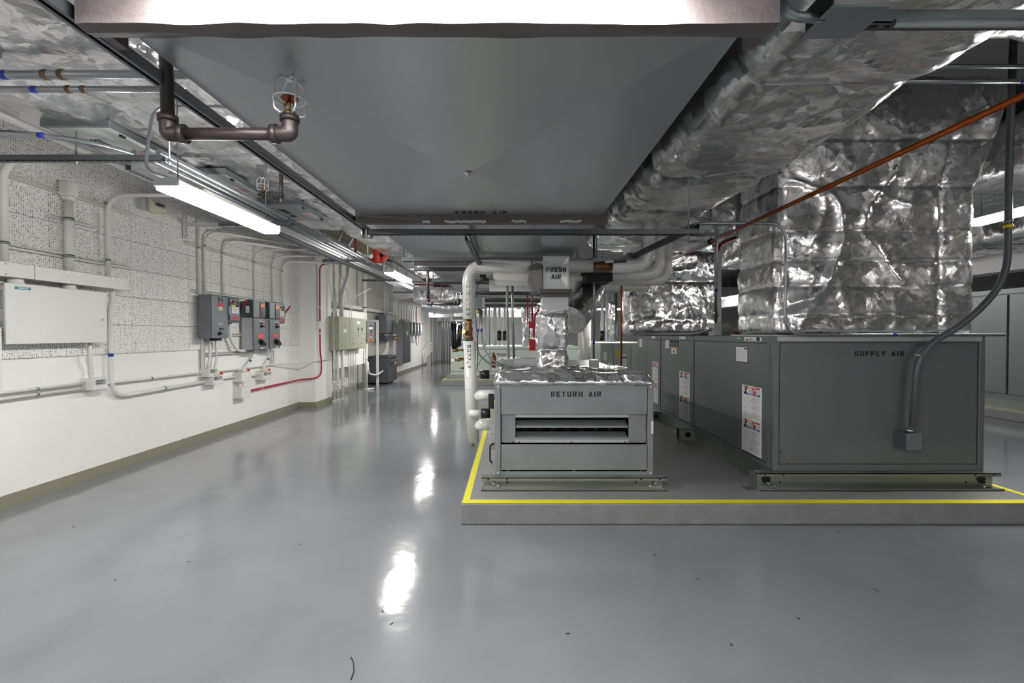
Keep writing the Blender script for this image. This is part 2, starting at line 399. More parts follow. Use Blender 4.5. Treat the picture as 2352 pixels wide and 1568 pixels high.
def font(mb, text, c, u, v, h, m=0, bold=0.0, sx=1):
    cu = bpy.data.curves.new('t', 'FONT'); cu.body = text; cu.align_x = 'CENTER'; cu.align_y = 'CENTER'; cu.size = 1; cu.offset = bold; cu.resolution_u = 2
    o = bpy.data.objects.new('t', cu); me = o.to_mesh()
    u, v, c = Vector(u).normalized(), Vector(v).normalized(), Vector(c); k = h / .73
    mb.add([c + u * (q.co.x * k * sx) + v * (q.co.y * k) + u.cross(v) * .001 for q in me.vertices], [list(p.vertices) for p in me.polygons], m)
    o.to_mesh_clear(); bpy.data.objects.remove(o); bpy.data.curves.remove(cu)
    return mb

# ------------------------------------------------------------------ the room
XW = -4.4; ZC = 4.1
struct('floor', B(-5, 13, -3.2, 26.4, -.1, 0), FLOOR)
struct('ceiling', B(-5, 13, -3.2, 26.4, ZC, ZC + .1), CEIL)
wl = struct('wall_left', B(XW - .2, XW, -3.2, 9.77, 0, ZC), WALL)
struct('wall_left', B(XW - .2, XW, 10.67, 17.0, 0, ZC), CONC)
struct('wall_left', B(XW - .2, XW + .14, 17.0, 26.2, 0, ZC), WALL)
struct('wall_front', B(-5, 13, -3.2, -3, 0, ZC), WALL)
struct('wall_back', B(-5, 13, 26.0, 26.2, 0, ZC), BACKW)
struct('wall_right', B(12.5, 12.7, -3.2, 26.2, 0, ZC), BACKW)
struct('column', B(XW - .2, -4.06, 9.77, 10.67, 0, ZC), WALL, .006)
struct('column', B(XW, -4.02, 23.6, 24.2, 0, ZC), WALL, .006)
struct('column', B(11.0, 11.7, 17.2, 17.9, 0, ZC), WALL, .006)
struct('beam', B(-4.4, -2.4, 25.5, 26.0, 2.22, 2.42), WALL)
struct('beam', B(8.7, 9.1, 2.0, 22.0, 2.62, 3.04), WALL, .004)
struct('beam', B(-3.6, 1.6, 20.5, 20.9, 2.25, 2.6), WALL)
BH = .105; bt = .008
def basebd(n, x0, x1, y0, y1):
    mb = B(x0, x1, y0, y1, 0, BH)
    if x1 - x0 < y1 - y0: mb.box(x0, x1 + .012, y0, y1, 0, .012)
    else: mb.box(x0, x1, y0 - .012, y1, 0, .012)
    struct(n, mb, BASE)
basebd('baseboard_left', XW, XW + bt, -3, 9.77)
basebd('baseboard_left', XW, -4.06, 9.77 - bt, 9.77)
basebd('baseboard_left', -4.06, -4.06 + bt, 9.77, 10.67)
basebd('baseboard_left', XW, XW + bt, 10.67, 17.0)
basebd('baseboard_left', XW + .14, XW + .14 + bt, 17.0, 23.6)
basebd('baseboard_back', -4.2, 6, 26 - bt, 26)

# perforated acoustic tiles laid on the left wall above a plain dado
ys = [4.495 + .482 * k for k in range(-5, 12)]; tw, thh = .482, .322
sx_ = [0]
tb = None
for r_ in range(9):
    z0 = 1.285 + r_ * thh
    if z0 > ZC - .1: break
    for i, y in enumerate(ys):
        y1 = min(y + tw, 9.77)
        if y1 - y < .05: continue
        if r_ == 0 and y > 8.9: z00 = z0
        if tb is None or y1 - y < tw - .01 or z0 + thh > ZC:
            ob = obj('acoustic_tile', B(XW, XW + .02, y + .002, y1 - .002, z0 + .002, min(z0 + thh, ZC) - .002), TILE, wl, .003)
            if tb is None: tb = ob; ty, tz = y, z0
        else:
            ob = tb.copy(); C.objects.link(ob); ob.parent = wl; ob.location = (0, y - ty, z0 - tz)
# block wall in the recess: shallow courses of painted block
# ------------------------------------------------------------------ concrete pads with taped edges
def pad(label, x0, x1, y0, y1, z=.17, tape_=('f', 'l', 'r')):
    mb = B(x0, x1, y0, y1, 0, z)
    me = thing('concrete_pad', label, 'concrete pad', ((x0 + x1) / 2, y0, 0))
    o = obj('slab', mb, PADS, me, .012)
    obj('slab_top', B(x0 + .012, x1 - .012, y0 + .012, y1 - .012, z, z + .0012), PAD, me)
    t_ = .052; zz = z + .0012
    if 'f' in tape_: obj('yellow_tape', B(x0 + .012, x1 - .012, y0 + .002, y0 + .085, zz, zz + .0008), TAPE, me)
    if 'l' in tape_: obj('yellow_tape', B(x0 + .012, x0 + .012 + t_, y0 + .085, y1, zz, zz + .0008), TAPE, me)
    if 'r' in tape_: obj('yellow_tape', B(x1 - .012 - t_, x1 - .012, y0 + .085, y1, zz, zz + .0008), TAPE, me)
    return me
pad('grey concrete pad edged in yellow tape under the two front air units', -.405, 4.29, 3.71, 9.6)
pad('far grey concrete pad with yellow edge under the pale green cabinet', -2.07, 3.6, 13.85, 18.0)
pad('grey concrete pad with a yellow line beneath the tall steel doors at the right edge', 8.68, 12.3, 3.0, 16.5)

# ------------------------------------------------------------------ air units
def screws(pts, n, parent, r=.007, mt=None, m2='screws'):
    mb = MB()
    for p in pts:
        p = Vector(p); mb.cyl(p - Vector(n) * .002, p + Vector(n) * .004, r, 6)
    o = obj(m2, mb, mt or ZINC, parent, kind='stuff'); return o
def holes(mb, pts, n, r, m=0):
    for p in pts: p = Vector(p); mb.cyl(p, p + Vector(n) * .0015, r, 12, m)
    return mb
def base_rail(parent, x0, x1, yf, z0, z1, dep=.10, lug=True, zb=None):
    """front C channel on its flanges, open to the front, with bolt holes and end lugs"""
    th = .006; mb = MB()
    mb.box(x0, x1, yf, yf + dep, z1 - th, z1); mb.box(x0, x1, yf, yf + .004, z1 - .028, z1)
    mb.box(x0, x1, yf - .03, yf + dep, z0, z0 + th); mb.box(x0, x1, yf - .03, yf - .026, z0, z0 + .02)
    mb.box(x0 + .02, x1 - .02, yf + .055, yf + .06, z0, z1)
    obj('base_channel', mb, ZINC, parent)
    hb = MB(); hs = [x0 + .06, x0 + .22, x1 - .22, x1 - .06]
    holes(hb, [(x, yf, z1 - .014) for x in hs], (0, -1, 0), .008); holes(hb, [(x, yf + .055, z0 + .05) for x in (x0 + .22, x1 - .25)], (0, -1, 0), .009)
    obj('bolt_hole', hb, BLACK, parent, kind='stuff')
    bb = MB()
    for x in (x0 + .1, x1 - .09): bb.cyl((x, yf + .055, z0 + .045), (x, yf + .015, z0 + .05), .008, 8); bb.cyl((x, yf + .04, z0 + .045), (x, yf + .032, z0 + .045), .015, 6)
    for x in (x0 + .145, x1 - .14): bb.cyl((x, yf, z0 + .006), (x, yf - .0, z0 + .045), .007, 8)
    obj('anchor_bolt', bb, CHROME, parent, kind='stuff')

# return air unit, seen end on
ru = thing('return_air_unit', 'low grey steel air handler stencilled RETURN AIR with louvred opening on the taped pad', 'air handler', (.54, 4.1, .17))
x0, x1, yf = -.148, 1.228, 4.10; zb, zt = .275, 1.07
pw = .05
for a in (x0, x1 - pw): obj('corner_post', B(a, a + pw, yf, yf + pw, zb, zt), GALV, ru, .004)
obj('top_rail', B(x0 + pw, x1 - pw, yf + .004, yf + pw, zt - .045, zt), GALV, ru, .003)
obj('bottom_rail', B(x0 + pw, x1 - pw, yf + .002, yf + pw, zb, zb + .052), GALV, ru, .003)
def zy(py): return P(1176, py, Y=4.1).z
zA, zB_, zC_, zD = zy(893), zy(952), zy(1021), zy(1083)
up_ = obj('upper_panel', B(x0 + pw + .004, x1 - pw - .004, yf + .002, yf + .02, zB_, zA), GALV, ru, .003)
lp_ = obj('lower_panel', B(x0 + pw + .004, x1 - pw - .004, yf + .002, yf + .02, zD, zC_), GALV, ru, .003)
cx = P(1323, 905, Y=4.1)
obj('lettering', stencil(MB(), 'RETURN AIR', (cx.x, yf + .0005, cx.z), (1, 0, 0), (0, 0, 1), .045, 1.12, 1.9), INK, up_)
xl, xr = P(1184, 985, Y=4.1).x, P(1446, 985, Y=4.1).x
obj('damper_plate', B(x0 + pw + .006, xl, yf + .03, yf + .045, zC_ + .01, zB_ - .005), GALV, ru, .002)
obj('damper_plate', B(xr, x1 - pw - .006, yf + .03, yf + .045, zC_ + .01, zB_ - .005), GALV, ru, .002)
zl0, zl1 = zy(1004), zy(960)
obj('damper_rail', B(xl, xr, yf + .03, yf + .05, zl1, zB_ - .004), BRIGHT, ru, .002)
obj('damper_rail', B(xl, xr, yf + .03, yf + .05, zC_ + .01, zl0 - .012), BRIGHT, ru, .002)
for z in (zy(980), zy(1007)):
    mb = MB(); mb.poly([(xl + .004, yf + .035, z - .012), (xl + .004, yf + .035, z + .004), (xl + .004, yf + .13, z + .036), (xl + .004, yf + .13, z + .028)], (xr - xl - .012, 0, 0))
    mb.box(xl + .004, xr - .008, yf + .026, yf + .036, z - .014, z + .005)
    obj('louvre_blade', mb, GALV, ru)
mb = MB(); mb.box(x0 + .01, x1 - .01, yf + .30, yf + .31, zb + .02, zt)     # black sheet standing in for the dark shaded inside behind the louvres
obj('interior_shade_sheet', mb, BLACK, ru)
mb = MB()
for i in range(7):
    xa = xl + .09 + i * .13
    for s_ in (-1, 1): mb.bar((xa + s_ * .03, yf + .26, zl1 + .03), (xa, yf + .26, zl1 - .035), .006, .006)
    for s_ in (-1, 1): mb.bar((xa + s_ * .03, yf + .26, zl0 - .03), (xa, yf + .26, zl0 + .04), .006, .006)
obj('filter_clips', mb, GALVD, ru, kind='stuff')
screws([(x, yf + .002, z) for x in (x0 + .11, .54, x1 - .11) for z in (zA - .015, zD + .012)] + [(x, yf + .002, z) for x in (x0 + .065, x1 - .065) for z in (zB_ + .03, zC_ - .03)], (0, -1, 0), ru, .006, GALV)
screws([(x, yf + .03, z) for x in (xl - .025, xl + .03, .52, xr - .03, xr + .025) for z in (zC_ + .018,)] + [(x0 + .065, yf + .03, (zB_ + zC_) / 2), (x1 - .068, yf + .03, (zB_ + zC_) / 2)], (0, -1, 0), ru, .008, BRASS, 'brass_screws')
screws([(x, yf, z) for x in (x0 + .025, x1 - .025) for z in (zb + .025, zt - .02)], (0, -1, 0), ru, .010, BRIGHT, 'rivets')
obj('side_panel', B(x0, x0 + .02, yf + pw, 7.1, zb, zt), GALV, ru); obj('side_panel', B(x1 - .02, x1, yf + pw, 7.1, zb, zt), GALV, ru)
obj('casing', B(x0 + .02, x1 - .02, yf + .31, 7.1, zb, zt - .005), GALVD, ru)
base_rail(ru, -.262, 1.322, 4.03, .1715, .277)
mb = MB(); mb.box(-.15, -.1, 4.16, 7.0, .1715, .275); mb.box(1.18, 1.23, 4.16, 7.0, .1715, .275); obj('side_channel', mb, ZINC, ru)
obj('inspection_tag', B(1.208, 1.226, yf - .001, yf + .0, .64, .75), WHITEL, ru)
# galvanised rear lid behind the foil cap
obj('top_panel', B(x0 + .03, x1 - .03, 5.1, 7.1, zt, zt + .05), BRIGHT, ru, .004)
mb = MB(); mb.box(P(1157, 836, Y=5.1).x, P(1178, 836, Y=5.1).x, 4.98, 5.12, 1.15, 1.23); obj('junction_box', mb, ZINC, ru, .003)
cap = foil_box('foil_blanket', x0 - .005, x1 + .005, 4.075, 5.1, 1.06, 1.165, FOILT, None, .013, .035, .045, 4, None, 0, (2, 2, 2),
               taper=lambda p: np.stack([.54 + (p[:, 0] - .54) * (1 - .055 * np.clip((p[:, 2] - 1.09) / .05, 0, 1)), p[:, 1] + .03 * np.clip((p[:, 2] - 1.09) / .05, 0, 1), p[:, 2]], 1))
tag(cap, 'crinkled foil insulation blanket capping the low RETURN AIR unit', 'insulation')

# supply air unit
su = thing('supply_air_unit', 'long grey steel air handler stencilled SUPPLY AIR with white warning placards', 'air handler', (3.2, 4.1, .17))
X0, X1, Y0 = 2.268, 4.10, 4.10; ZB, ZT = .315, 1.487; YE = 8.62
obj('casing', B(X0 + .02, X1 - .02, Y0 + .02, YE, ZB, ZT - .004), GALVD, su)
px = lambda q: P(q, 900, Y=4.1).x
for a in ((X0, px(1781)), (px(2249), X1)): obj('corner_post', B(a[0], max(a[1], a[0] + .05), Y0, Y0 + .06, ZB, ZT), GALVD, su, .004)
obj('top_rail', B(X0 + .05, X1 - .05, Y0 + .002, Y0 + .06, ZT - .055, ZT), GALVD, su, .003)
obj('bottom_rail', B(X0 + .05, X1 - .05, Y0 + .002, Y0 + .06, ZB, ZB + .055), GALVD, su, .003)
ep = obj('end_panel', B(X0 + .058, X1 - .058, Y0 + .008, Y0 + .03, ZB + .06, ZT - .062), GALVD, su, .003)
c_ = P(2021, 812, Y=4.1)
obj('lettering', stencil(MB(), 'SUPPLY AIR', (c_.x, Y0 + .0065, c_.z), (1, 0, 0), (0, 0, 1), .044, 1.13, 2.0), INK, ep)
screws([(x, Y0 + .008, z) for x in (X0 + .1, (X0 + X1) / 2, X1 - .12) for z in (ZB + .075, ZT - .078)] + [(x, Y0 + .008, z) for x in (X0 + .07, X1 - .075) for z in (ZT - .18, ZB + .17)], (0, -1, 0), su, .008)
screws([(X0 + .068, Y0 + .008, ZB + .165), (X0 + .16, Y0 + .008, ZB + .07)], (0, -1, 0), su, .011, BRASS, 'brass_screws')
screws([(x, Y0, z) for x in (X0 + .02, X1 - .02) for z in (ZB + .03, ZT - .025)], (0, -1, 0), su, .011, ZINC, 'rivets')
seams = [4.10, 5.97, 7.29, 8.62]
for i in range(3):
    a, b = seams[i], seams[i + 1]
    if i: obj('corner_post', B(X0 - .002, X0 + .03, a - .055, a - .004, ZB, ZT), GALVD, su, .003); obj('corner_post', B(X0 - .002, X0 + .03, a + .004, a + .055, ZB, ZT), GALVD, su, .003)
    obj('side_panel', B(X0 + .006, X0 + .03, a + .065, b - .065, ZB + .045, ZT - .07), GALVD, su, .003)
    obj('side_rail', B(X0 + .0, X0 + .03, a + .06, b - .06, ZT - .062, ZT), GALVD, su, .003)
    obj('side_rail', B(X0 + .0, X0 + .03, a + .06, b - .06, ZB, ZB + .038), GALVD, su, .003)
obj('corner_post', B(X0 - .002, X0 + .03, 4.165, 4.215, ZB, ZT), GALVD, su, .003)
obj('panel_seam', B(X0 + .0045, X0 + .03, 8.0, 8.012, ZB + .045, ZT - .07), DARK, su)
screws([(X0 + .006, y, z) for y in (4.26, 5.8, 6.1, 7.15, 7.45, 8.5) for z in (ZB + .07, ZT - .1, ZT - .3, ZB + .35)], (-1, 0, 0), su, .008)
base_rail(su, 2.10, 4.18, 4.03, .1715, .315)
for x in (2.2, 4.06): obj('lifting_hole', holes(MB(), [(x, 4.082, .25)], (0, -1, 0), .038), BLACK, su)
mb = MB(); mb.box(2.075, 2.08, 4.03, 4.13, .1715, .315); mb.box(2.0, 2.10, 4.0, 4.12, .1715, .176); obj('end_plate', mb, ZINC, su)
mb = MB(); th = .004
mb.box(X0 + .02, X0 + .024, 4.13, YE, .1715, ZB); mb.box(X0 - .05, X0 + .024, 4.13, YE, .1715, .176)
obj('side_channel', mb, ZINC, su)
for y in (5.97, 7.29):
    mb = MB(); xa = X0 - .17
    mb.box(xa, X0 + .02, y - .055, y - .051, .172, ZB + .005); mb.box(xa, X0 + .02, y + .051, y + .055, .172, ZB + .005); mb.box(xa, X0 + .02, y - .055, y + .055, ZB, ZB + .005)
    l_ = obj('lifting_lug', mb, ZINC, su); hb = holes(MB(), [(xa + .105, y - .056, .245)], (0, -1, 0), .036); obj('lifting_hole', hb, BLACK, l_)
def placard(parent, ya, yb, zt_, zb_, X):
    """white rigging placard: two repeats of a red band, pictograms, blue band, drawings and print"""
    mb = MB(); mb.box(X - .0015, X, ya, yb, zb_, zt_, 0); W_ = yb - ya; H_ = zt_ - zb_
    def q(u0, u1, v0, v1, m, d=.0022): mb.box(X - d, X - .0012, yb - u0 * W_, yb - u1 * W_, zt_ - v0 * H_, zt_ - v1 * H_, m)
    for k in (0, .5):
        q(.1, .92, .012 + k, .036 + k, 1); q(.3, .72, .019 + k, .03 + k, 0, .0026)
        q(.1, .92, .108 + k, .138 + k, 2); q(.2, .82, .119 + k, .128 + k, 0, .0026)
        c = (yb - .64 * W_, zt_ - (.072 + k) * H_); R = .1 * W_
        ring = [(X - .002, c[0] + R * math.cos(a) * 1, c[1] + R * math.sin(a)) for a in np.linspace(0, 2 * PI, 14)]
        mb.tube(ring, .0035, 4, 0, 1); mb.bar((X - .003, c[0] + R * .7, c[1] + R * .7), (X - .003, c[0] - R * .7, c[1] - R * .7), .004, .004, 1)
        mb.box(X - .0024, X - .001, c[0] - R * .5, c[0] + R * .4, c[1] - R * .5, c[1] + R * .1, 3); mb.box(X - .0024, X - .001, c[0] + R * .1, c[0] + R * .4, c[1], c[1] + R * .6, 3)
        py_, pz_ = yb - .22 * W_, zt_ - (.072 + k) * H_
        mb.ball((X - .001, py_, pz_ + R * .75), R * .28, 8, 3, (.1, 1, 1))
        for a, b in (((0, .5), (.15, -.3)), ((-.5, .25), (.5, .4)), ((.15, -.3), (-.4, -1)), ((.15, -.3), (.6, -.9)), ((-.7, .7), (-.4, .2))):
            mb.bar((X - .002, py_ + a[0] * R, pz_ + a[1] * R), (X - .002, py_ + b[0] * R, pz_ + b[1] * R), .004, .014, 3, (1, 0, 0))
        for i in range(5): q(.38, .5, .05 + .01 * i + k, .054 + .01 * i + k, 4); q(.78, .92, .05 + .01 * i + k, .054 + .01 * i + k, 4)
        for i in range(24):
            if i % 8 == 7: continue
            q(.5, .92 - .12 * (i % 3 == 2), .16 + .0135 * i + k, .1655 + .0135 * i + k, 4)
        for i in range(3):
            z = zt_ - (.17 + .11 * i + k) * H_; y = yb - .14 * W_
            for (a, b), (c2, d) in ((((0, -.06), (.15, 0))), (((.15, 0), (.3, -.06))), (((0, -.06), (.3, -.06))), (((0, -.06), (0, -.09))), (((.3, -.06), (.3, -.09))), (((0, -.09), (.3, -.09)))):
                mb.bar((X - .0018, y - a * W_, z + b * H_), (X - .0018, y - c2 * W_, z + d * H_), .0015, .003, 4, (1, 0, 0))
    return obj('warning_placard', mb, [WHITEL, REDL, BLUEL, INK, GREYL2], parent)
XF = X0 + .005
placard(su, 4.30, 4.67, 1.01, .37, XF); placard(su, 6.05, 6.42, 1.01, .37, XF); placard(su, 7.36, 7.67, 1.07, .42, XF)
def sticker(parent, name, ya, yb, zt_, zb_, X, bits, base=0):
    mb = B(X - .0015, X, ya, yb, zb_, zt_, base)
    W_, H_ = yb - ya, zt_ - zb_
    for u0, u1, v0, v1, m in bits: mb.box(X - .0022, X - .0012, yb - u0 * W_, yb - u1 * W_, zt_ - v0 * H_, zt_ - v1 * H_, m)
    return obj(name, mb, [WHITEL, REDL, BLUEL, INK, GREYL2, ORNG, GREEN], parent)
lines = [(.1, .9, .18 + .11 * i, .2 + .11 * i, 4) for i in range(7)]
mb = B(XF - .001, XF, 4.56, 4.81, 1.225, 1.385, 3); mb.box(XF - .0018, XF, 4.568, 4.802, 1.232, 1.378, 0)
for i in range(6): mb.box(XF - .0024, XF, 4.6, 4.79, 1.25 + .016 * i, 1.252 + .016 * i, 4)
mb.box(XF - .0024, XF, 4.575, 4.63, 1.355, 1.37, 3); obj('rating_plate', mb, [WHITEL, REDL, BLUEL, INK, GREYL2], su)
sticker(su, 'rating_plate', 6.86, 7.02, 1.42, 1.30, XF, lines)
sticker(su, 'rating_plate', 8.28, 8.44, 1.42, 1.28, XF, lines)
lg = font(MB(), 'McQuay', (XF - .001, 6.63, 1.405), (0, -1, 0), (0, 0, 1), .062, 0, .02, 1.15); lg.box(XF - .002, XF, 6.44, 6.82, 1.35, 1.358); lg.box(XF - .002, XF, 6.44, 6.82, 1.335, 1.345)
obj('logo_lettering', lg, INK, su)
sticker(su, 'caution_sticker', 6.54, 6.75, 1.325, 1.23, XF, [(0, 1, 0, .2, 5), (.4, .6, .4, .85, 3)])
XT = X0 - .001
sticker(su, 'approval_sticker', 4.30, 4.62, ZT - .012, ZT - .05, XT, [(.3, .5, .3, .8, 4), (.72, .9, .05, .95, 3), (.1, .25, .5, .8, 3)])
sticker(su, 'green_sticker', 4.68, 4.78, ZT - .012, ZT - .035, XT, [(.1, .9, .3, .7, 0)], 6)
sticker(su, 'approval_sticker', 6.2, 6.5, ZT - .012, ZT - .05, XT, [(.3, .5, .3, .8, 4), (.05, .25, .05, .95, 3)])
sticker(su, 'approval_sticker', 7.5, 7.8, ZT - .012, ZT - .05, XT, [(.3, .5, .3, .8, 4), (.05, .25, .05, .95, 3)])
obj('foil_tape_strip', B(X0 + .03, X1 - .03, Y0 - .001, Y0 + .001, ZT - .045, ZT - .004), BRIGHT, su)

# the unit opposite at the right edge of the picture, tall steel doors
ro = thing('tall_steel_cabinet', 'tall dull steel cabinet with doors on the pad at the right edge', 'air handler', (10, 9, .17))
obj('casing', B(9.03, 11.6, 4.2, 12.8, .3, 2.33), GALVD, ro)
yy = [4.2, 6.3, 8.6, 9.9, 12.8]
for a, b in zip(yy, yy[1:]): d_ = obj('door', B(9.0, 9.03, a + .02, b - .02, .42, 2.22), GALVD, ro, .004); obj('door_label', B(8.996, 9.0, b - .5, b - .3, 1.75, 1.95), WHITEL, d_)
obj('top_rail', B(8.99, 9.03, 4.2, 12.8, 2.24, 2.33), GALVD, ro); obj('base_channel', B(8.97, 9.06, 4.2, 12.8, .1715, .3), ZINC, ro)

# pale green cabinet on the far pad
pg = thing('pale_green_cabinet', 'pale green heat pump cabinet on the far yellow-edged pad', 'heat pump', (0, 14.2, .17))
gx0, gx1, gy = P(1034, 800, Y=14.2).x, P(1338, 800, Y=14.2).x, 14.2
obj('casing', B(gx0 + .01, gx1 - .01, gy + .02, 17.0, .3, 1.13), PALE, pg)
for a, b in zip([1034, 1066, 1126, 1182, 1240, 1338], [1066, 1126, 1182, 1240, 1338]):
    xa, xb = P(a, 800, Y=gy).x, P(b, 800, Y=gy).x
    obj('panel', B(xa + .02, xb - .02, gy, gy + .02, .40, 1.05), PALE, pg, .006)
obj('top_rail', B(gx0, gx1, gy - .01, gy + .03, 1.07, 1.14), PALE, pg, .004); obj('bottom_rail', B(gx0, gx1, gy - .01, gy + .03, .3, .38), PALE, pg)
obj('base_channel', B(gx0 - .1, gx1, gy - .03, gy + .05, .1715, .3), ZINC, pg)
c_ = P(1152, 813, Y=gy); lg = font(MB(), 'McQuay', (c_.x, gy - .002, c_.z), (1, 0, 0), (0, 0, 1), .055, 0, .02, 1.1); lg.box(c_.x - .14, c_.x + .14, gy - .002, gy, c_.z - .055, c_.z - .045); obj('logo_lettering', lg, INK, pg)
mb = B(c_.x - .09, c_.x + .09, gy - .002, gy, c_.z - .17, c_.z - .07, 0); mb.box(c_.x - .09, c_.x + .09, gy - .003, gy, c_.z - .095, c_.z - .07, 1); mb.box(c_.x - .02, c_.x + .02, gy - .003, gy, c_.z - .155, c_.z - .11, 2)
obj('caution_sticker', mb, [WHITEL, ORNG, INK], pg)

# ------------------------------------------------------------------ overhead fresh air duct
fd = thing('fresh_air_duct', 'wide galvanised duct overhead stencilled FRESH AIR with cross-folded bottom panels', 'duct', (-.2, 2.2, 2.3))
dx0, dx1, dz = -1.01, .607, 2.30
jo = [-2.8, -.8, 1.2, 3.215, 5.1, 7.0, 8.9, 10.8, 12.6]
for i, (a, b) in enumerate(zip(jo, jo[1:])):
    xm, ym = (dx0 + dx1) / 2, (a + b) / 2; e = .05
    mb = MB(); cs = [(dx0, a, dz), (dx1, a, dz), (dx1, b, dz), (dx0, b, dz)]; c = (xm, ym, dz - e)
    for k in range(4): mb.poly([cs[k], c, cs[(k + 1) % 4]])
    mb.box(dx0, dx0 + .002, a, b, dz, dz + .6); mb.box(dx1 - .002, dx1, a, b, dz, dz + .6); mb.box(dx0, dx1, a, b, dz + .598, dz + .6)
    pn = obj('duct_section', mb, DUCT, fd)
    mb = MB(); mb.cyl((xm, ym, dz - e - .001), (xm, ym, dz - e - .004), .018, 14); mb.cyl((xm, ym, dz - e - .003), (xm, ym, dz - e - .014), .009, 6)
    obj('centre_bolt', mb, CHROME, pn)
    if i == 2: c_ = P(1105, 485, Z=dz - .003); obj('lettering', stencil(MB(), 'FRESH AIR', (c_.x, 3.085, dz - .0085), (1, 0, 0), (0, -1, -.0496), .07, .62, 2.0), INK, pn)
for k, y in enumerate(jo[1:]):
    mb = MB(); n_ = 90
    # mastic-smeared joint collar: two ridges with uneven edges
    for (ya, yb, dr) in ((y - .065, y - .005, .062), (y - .005, y + .06, .012)):
        prev = None; vs = []; fs = []
        for i in range(n_ + 1):
            x = dx0 - .028 + (dx1 - dx0 + .056) * i / n_
            w1 = (vn(np.array([[x * 14, k * 3.1, dr * 90]]))[0] - .5) * .008; w2 = (vn(np.array([[x * 9, k * 7.1, dr * 50 + 4]]))[0] - .5) * .010
            vs += [(x, ya + w1, dz + .03), (x, ya + w1, dz - dr + w2 * .5), (x, (ya + yb) / 2, dz - dr - .004 + w2 * .4), (x, yb + w2, dz - dr + .004), (x, yb + w2, dz + .03)]
        for i in range(n_):
            for j in range(4): a = i * 5 + j; fs.append((a, a + 5, a + 6, a + 1))
        fs += [(0, 1, 2, 3, 4), tuple(n_ * 5 + j for j in (4, 3, 2, 1, 0))]
        mb.add(vs, fs)
    mb.box(dx0 - .028, dx0 - .001, y - .065, y + .06, dz - .05, dz + .64); mb.box(dx1 + .001, dx1 + .028, y - .065, y + .06, dz - .05, dz + .64)
    obj('joint_collar', mb, MAST, fd)
b3 = jo[3]
mb = MB()
for a, b in ((975, 992), (1024, 1085), (1085, 1118), (1175, 1208), (1284, 1332)):
    xa, xb = P(a, 508, Y=b3).x, P(b, 508, Y=b3).x; n_ = 10
    up = [(xa + (xb - xa) * i / n_, b3 - .068, dz - .045 + random.uniform(-.004, .004)) for i in range(n_ + 1)]
    dn = [(x, yy_, z - .012 - random.uniform(0, .006)) for x, yy_, z in up][::-1]
    mb.poly(up + dn, (0, .002, 0))
obj('foil_scrap', mb, BRIGHT, fd, kind='stuff')

def hanger(name, label, a, b, rods=(), sz=.041, mt=None, mb0=None):
    t_ = thing(name, label, 'strut channel', (Vector(a) + Vector(b)) / 2)
    obj('channel', MB().strut(a, b, sz), [STRUT, BLACK], t_)
    for r_ in rods:
        m_ = MB(); m_.cyl(r_, (r_[0], r_[1], ZC), .006, 8); m_.cyl((r_[0], r_[1], r_[2] - .03), (r_[0], r_[1], r_[2] - .015), .011, 6); m_.cyl((r_[0], r_[1], r_[2] - .045), (r_[0], r_[1], r_[2]), .006, 6)
        obj('threaded_rod', m_, EMT, t_)
    return t_
zs = 2.235
hanger('strut_channel', 'long slotted strut crossing under the fresh air duct just past the lettered joint', (-1.09, 3.42, zs), (1.32, 3.42, zs), [(-1.07, 3.42, zs), (1.27, 3.42, zs)])
hanger('strut_channel', 'second slotted strut crossing under the duct above the white pipe elbow', (-1.08, 4.66, zs), (.66, 4.66, zs), [(-1.06, 4.66, zs), (.64, 4.66, zs)])
hanger('strut_channel', 'short slotted strut above the white pipes to the right of the duct', (.80, 4.72, zs), (1.42, 4.72, zs), [(.84, 4.72, zs)])
hanger('strut_channel', 'small strut running lengthwise under the duct to the white pipe elbow', (-.32, 3.42, zs - .042), (-.315, 4.72, zs - .042))
hanger('strut_channel', 'diagonal-looking strut beside the foil duct ending over the white pipes', (1.33, 3.42, zs + .042), (1.21, 4.72, zs + .042))
for y, l in ((5.35, 'third strut under the duct, behind the white elbow'), (6.5, 'fourth strut under the duct, beyond the white pipes'), (8.2, 'strut under the far duct before the far sprinkler'), (9.9, 'strut under the far duct near its end'), (11.8, 'farthest strut under the duct')):
    hanger('strut_channel', l, (-1.1, y, zs), (.7, y, zs), [(-1.08, y, zs), (.68, y, zs)])
br = thing('brace_strut', 'long slim steel brace running along the left edge of the fresh air duct', 'strut channel', (-1.07, 2, 2.27))
obj('channel', MB().strut((-1.085, .6, 2.285), (-1.06, 3.5, 2.265), .034, 0, False, open_dn=True), [STRUT, BLACK], br)
mb = MB(); mb.cyl((-1.06, 3.37, 2.25), (-1.06, 3.37, 2.19), .01, 6); mb.box(-1.09, -1.03, 3.38, 3.40, 2.2, 2.26); mb.box(-1.075, -1.0, 3.375, 3.405, 2.19, 2.205); mb.ball((-1.01, 3.39, 2.2), .02, 8)
obj('swivel_bracket', mb, ZINC, br)

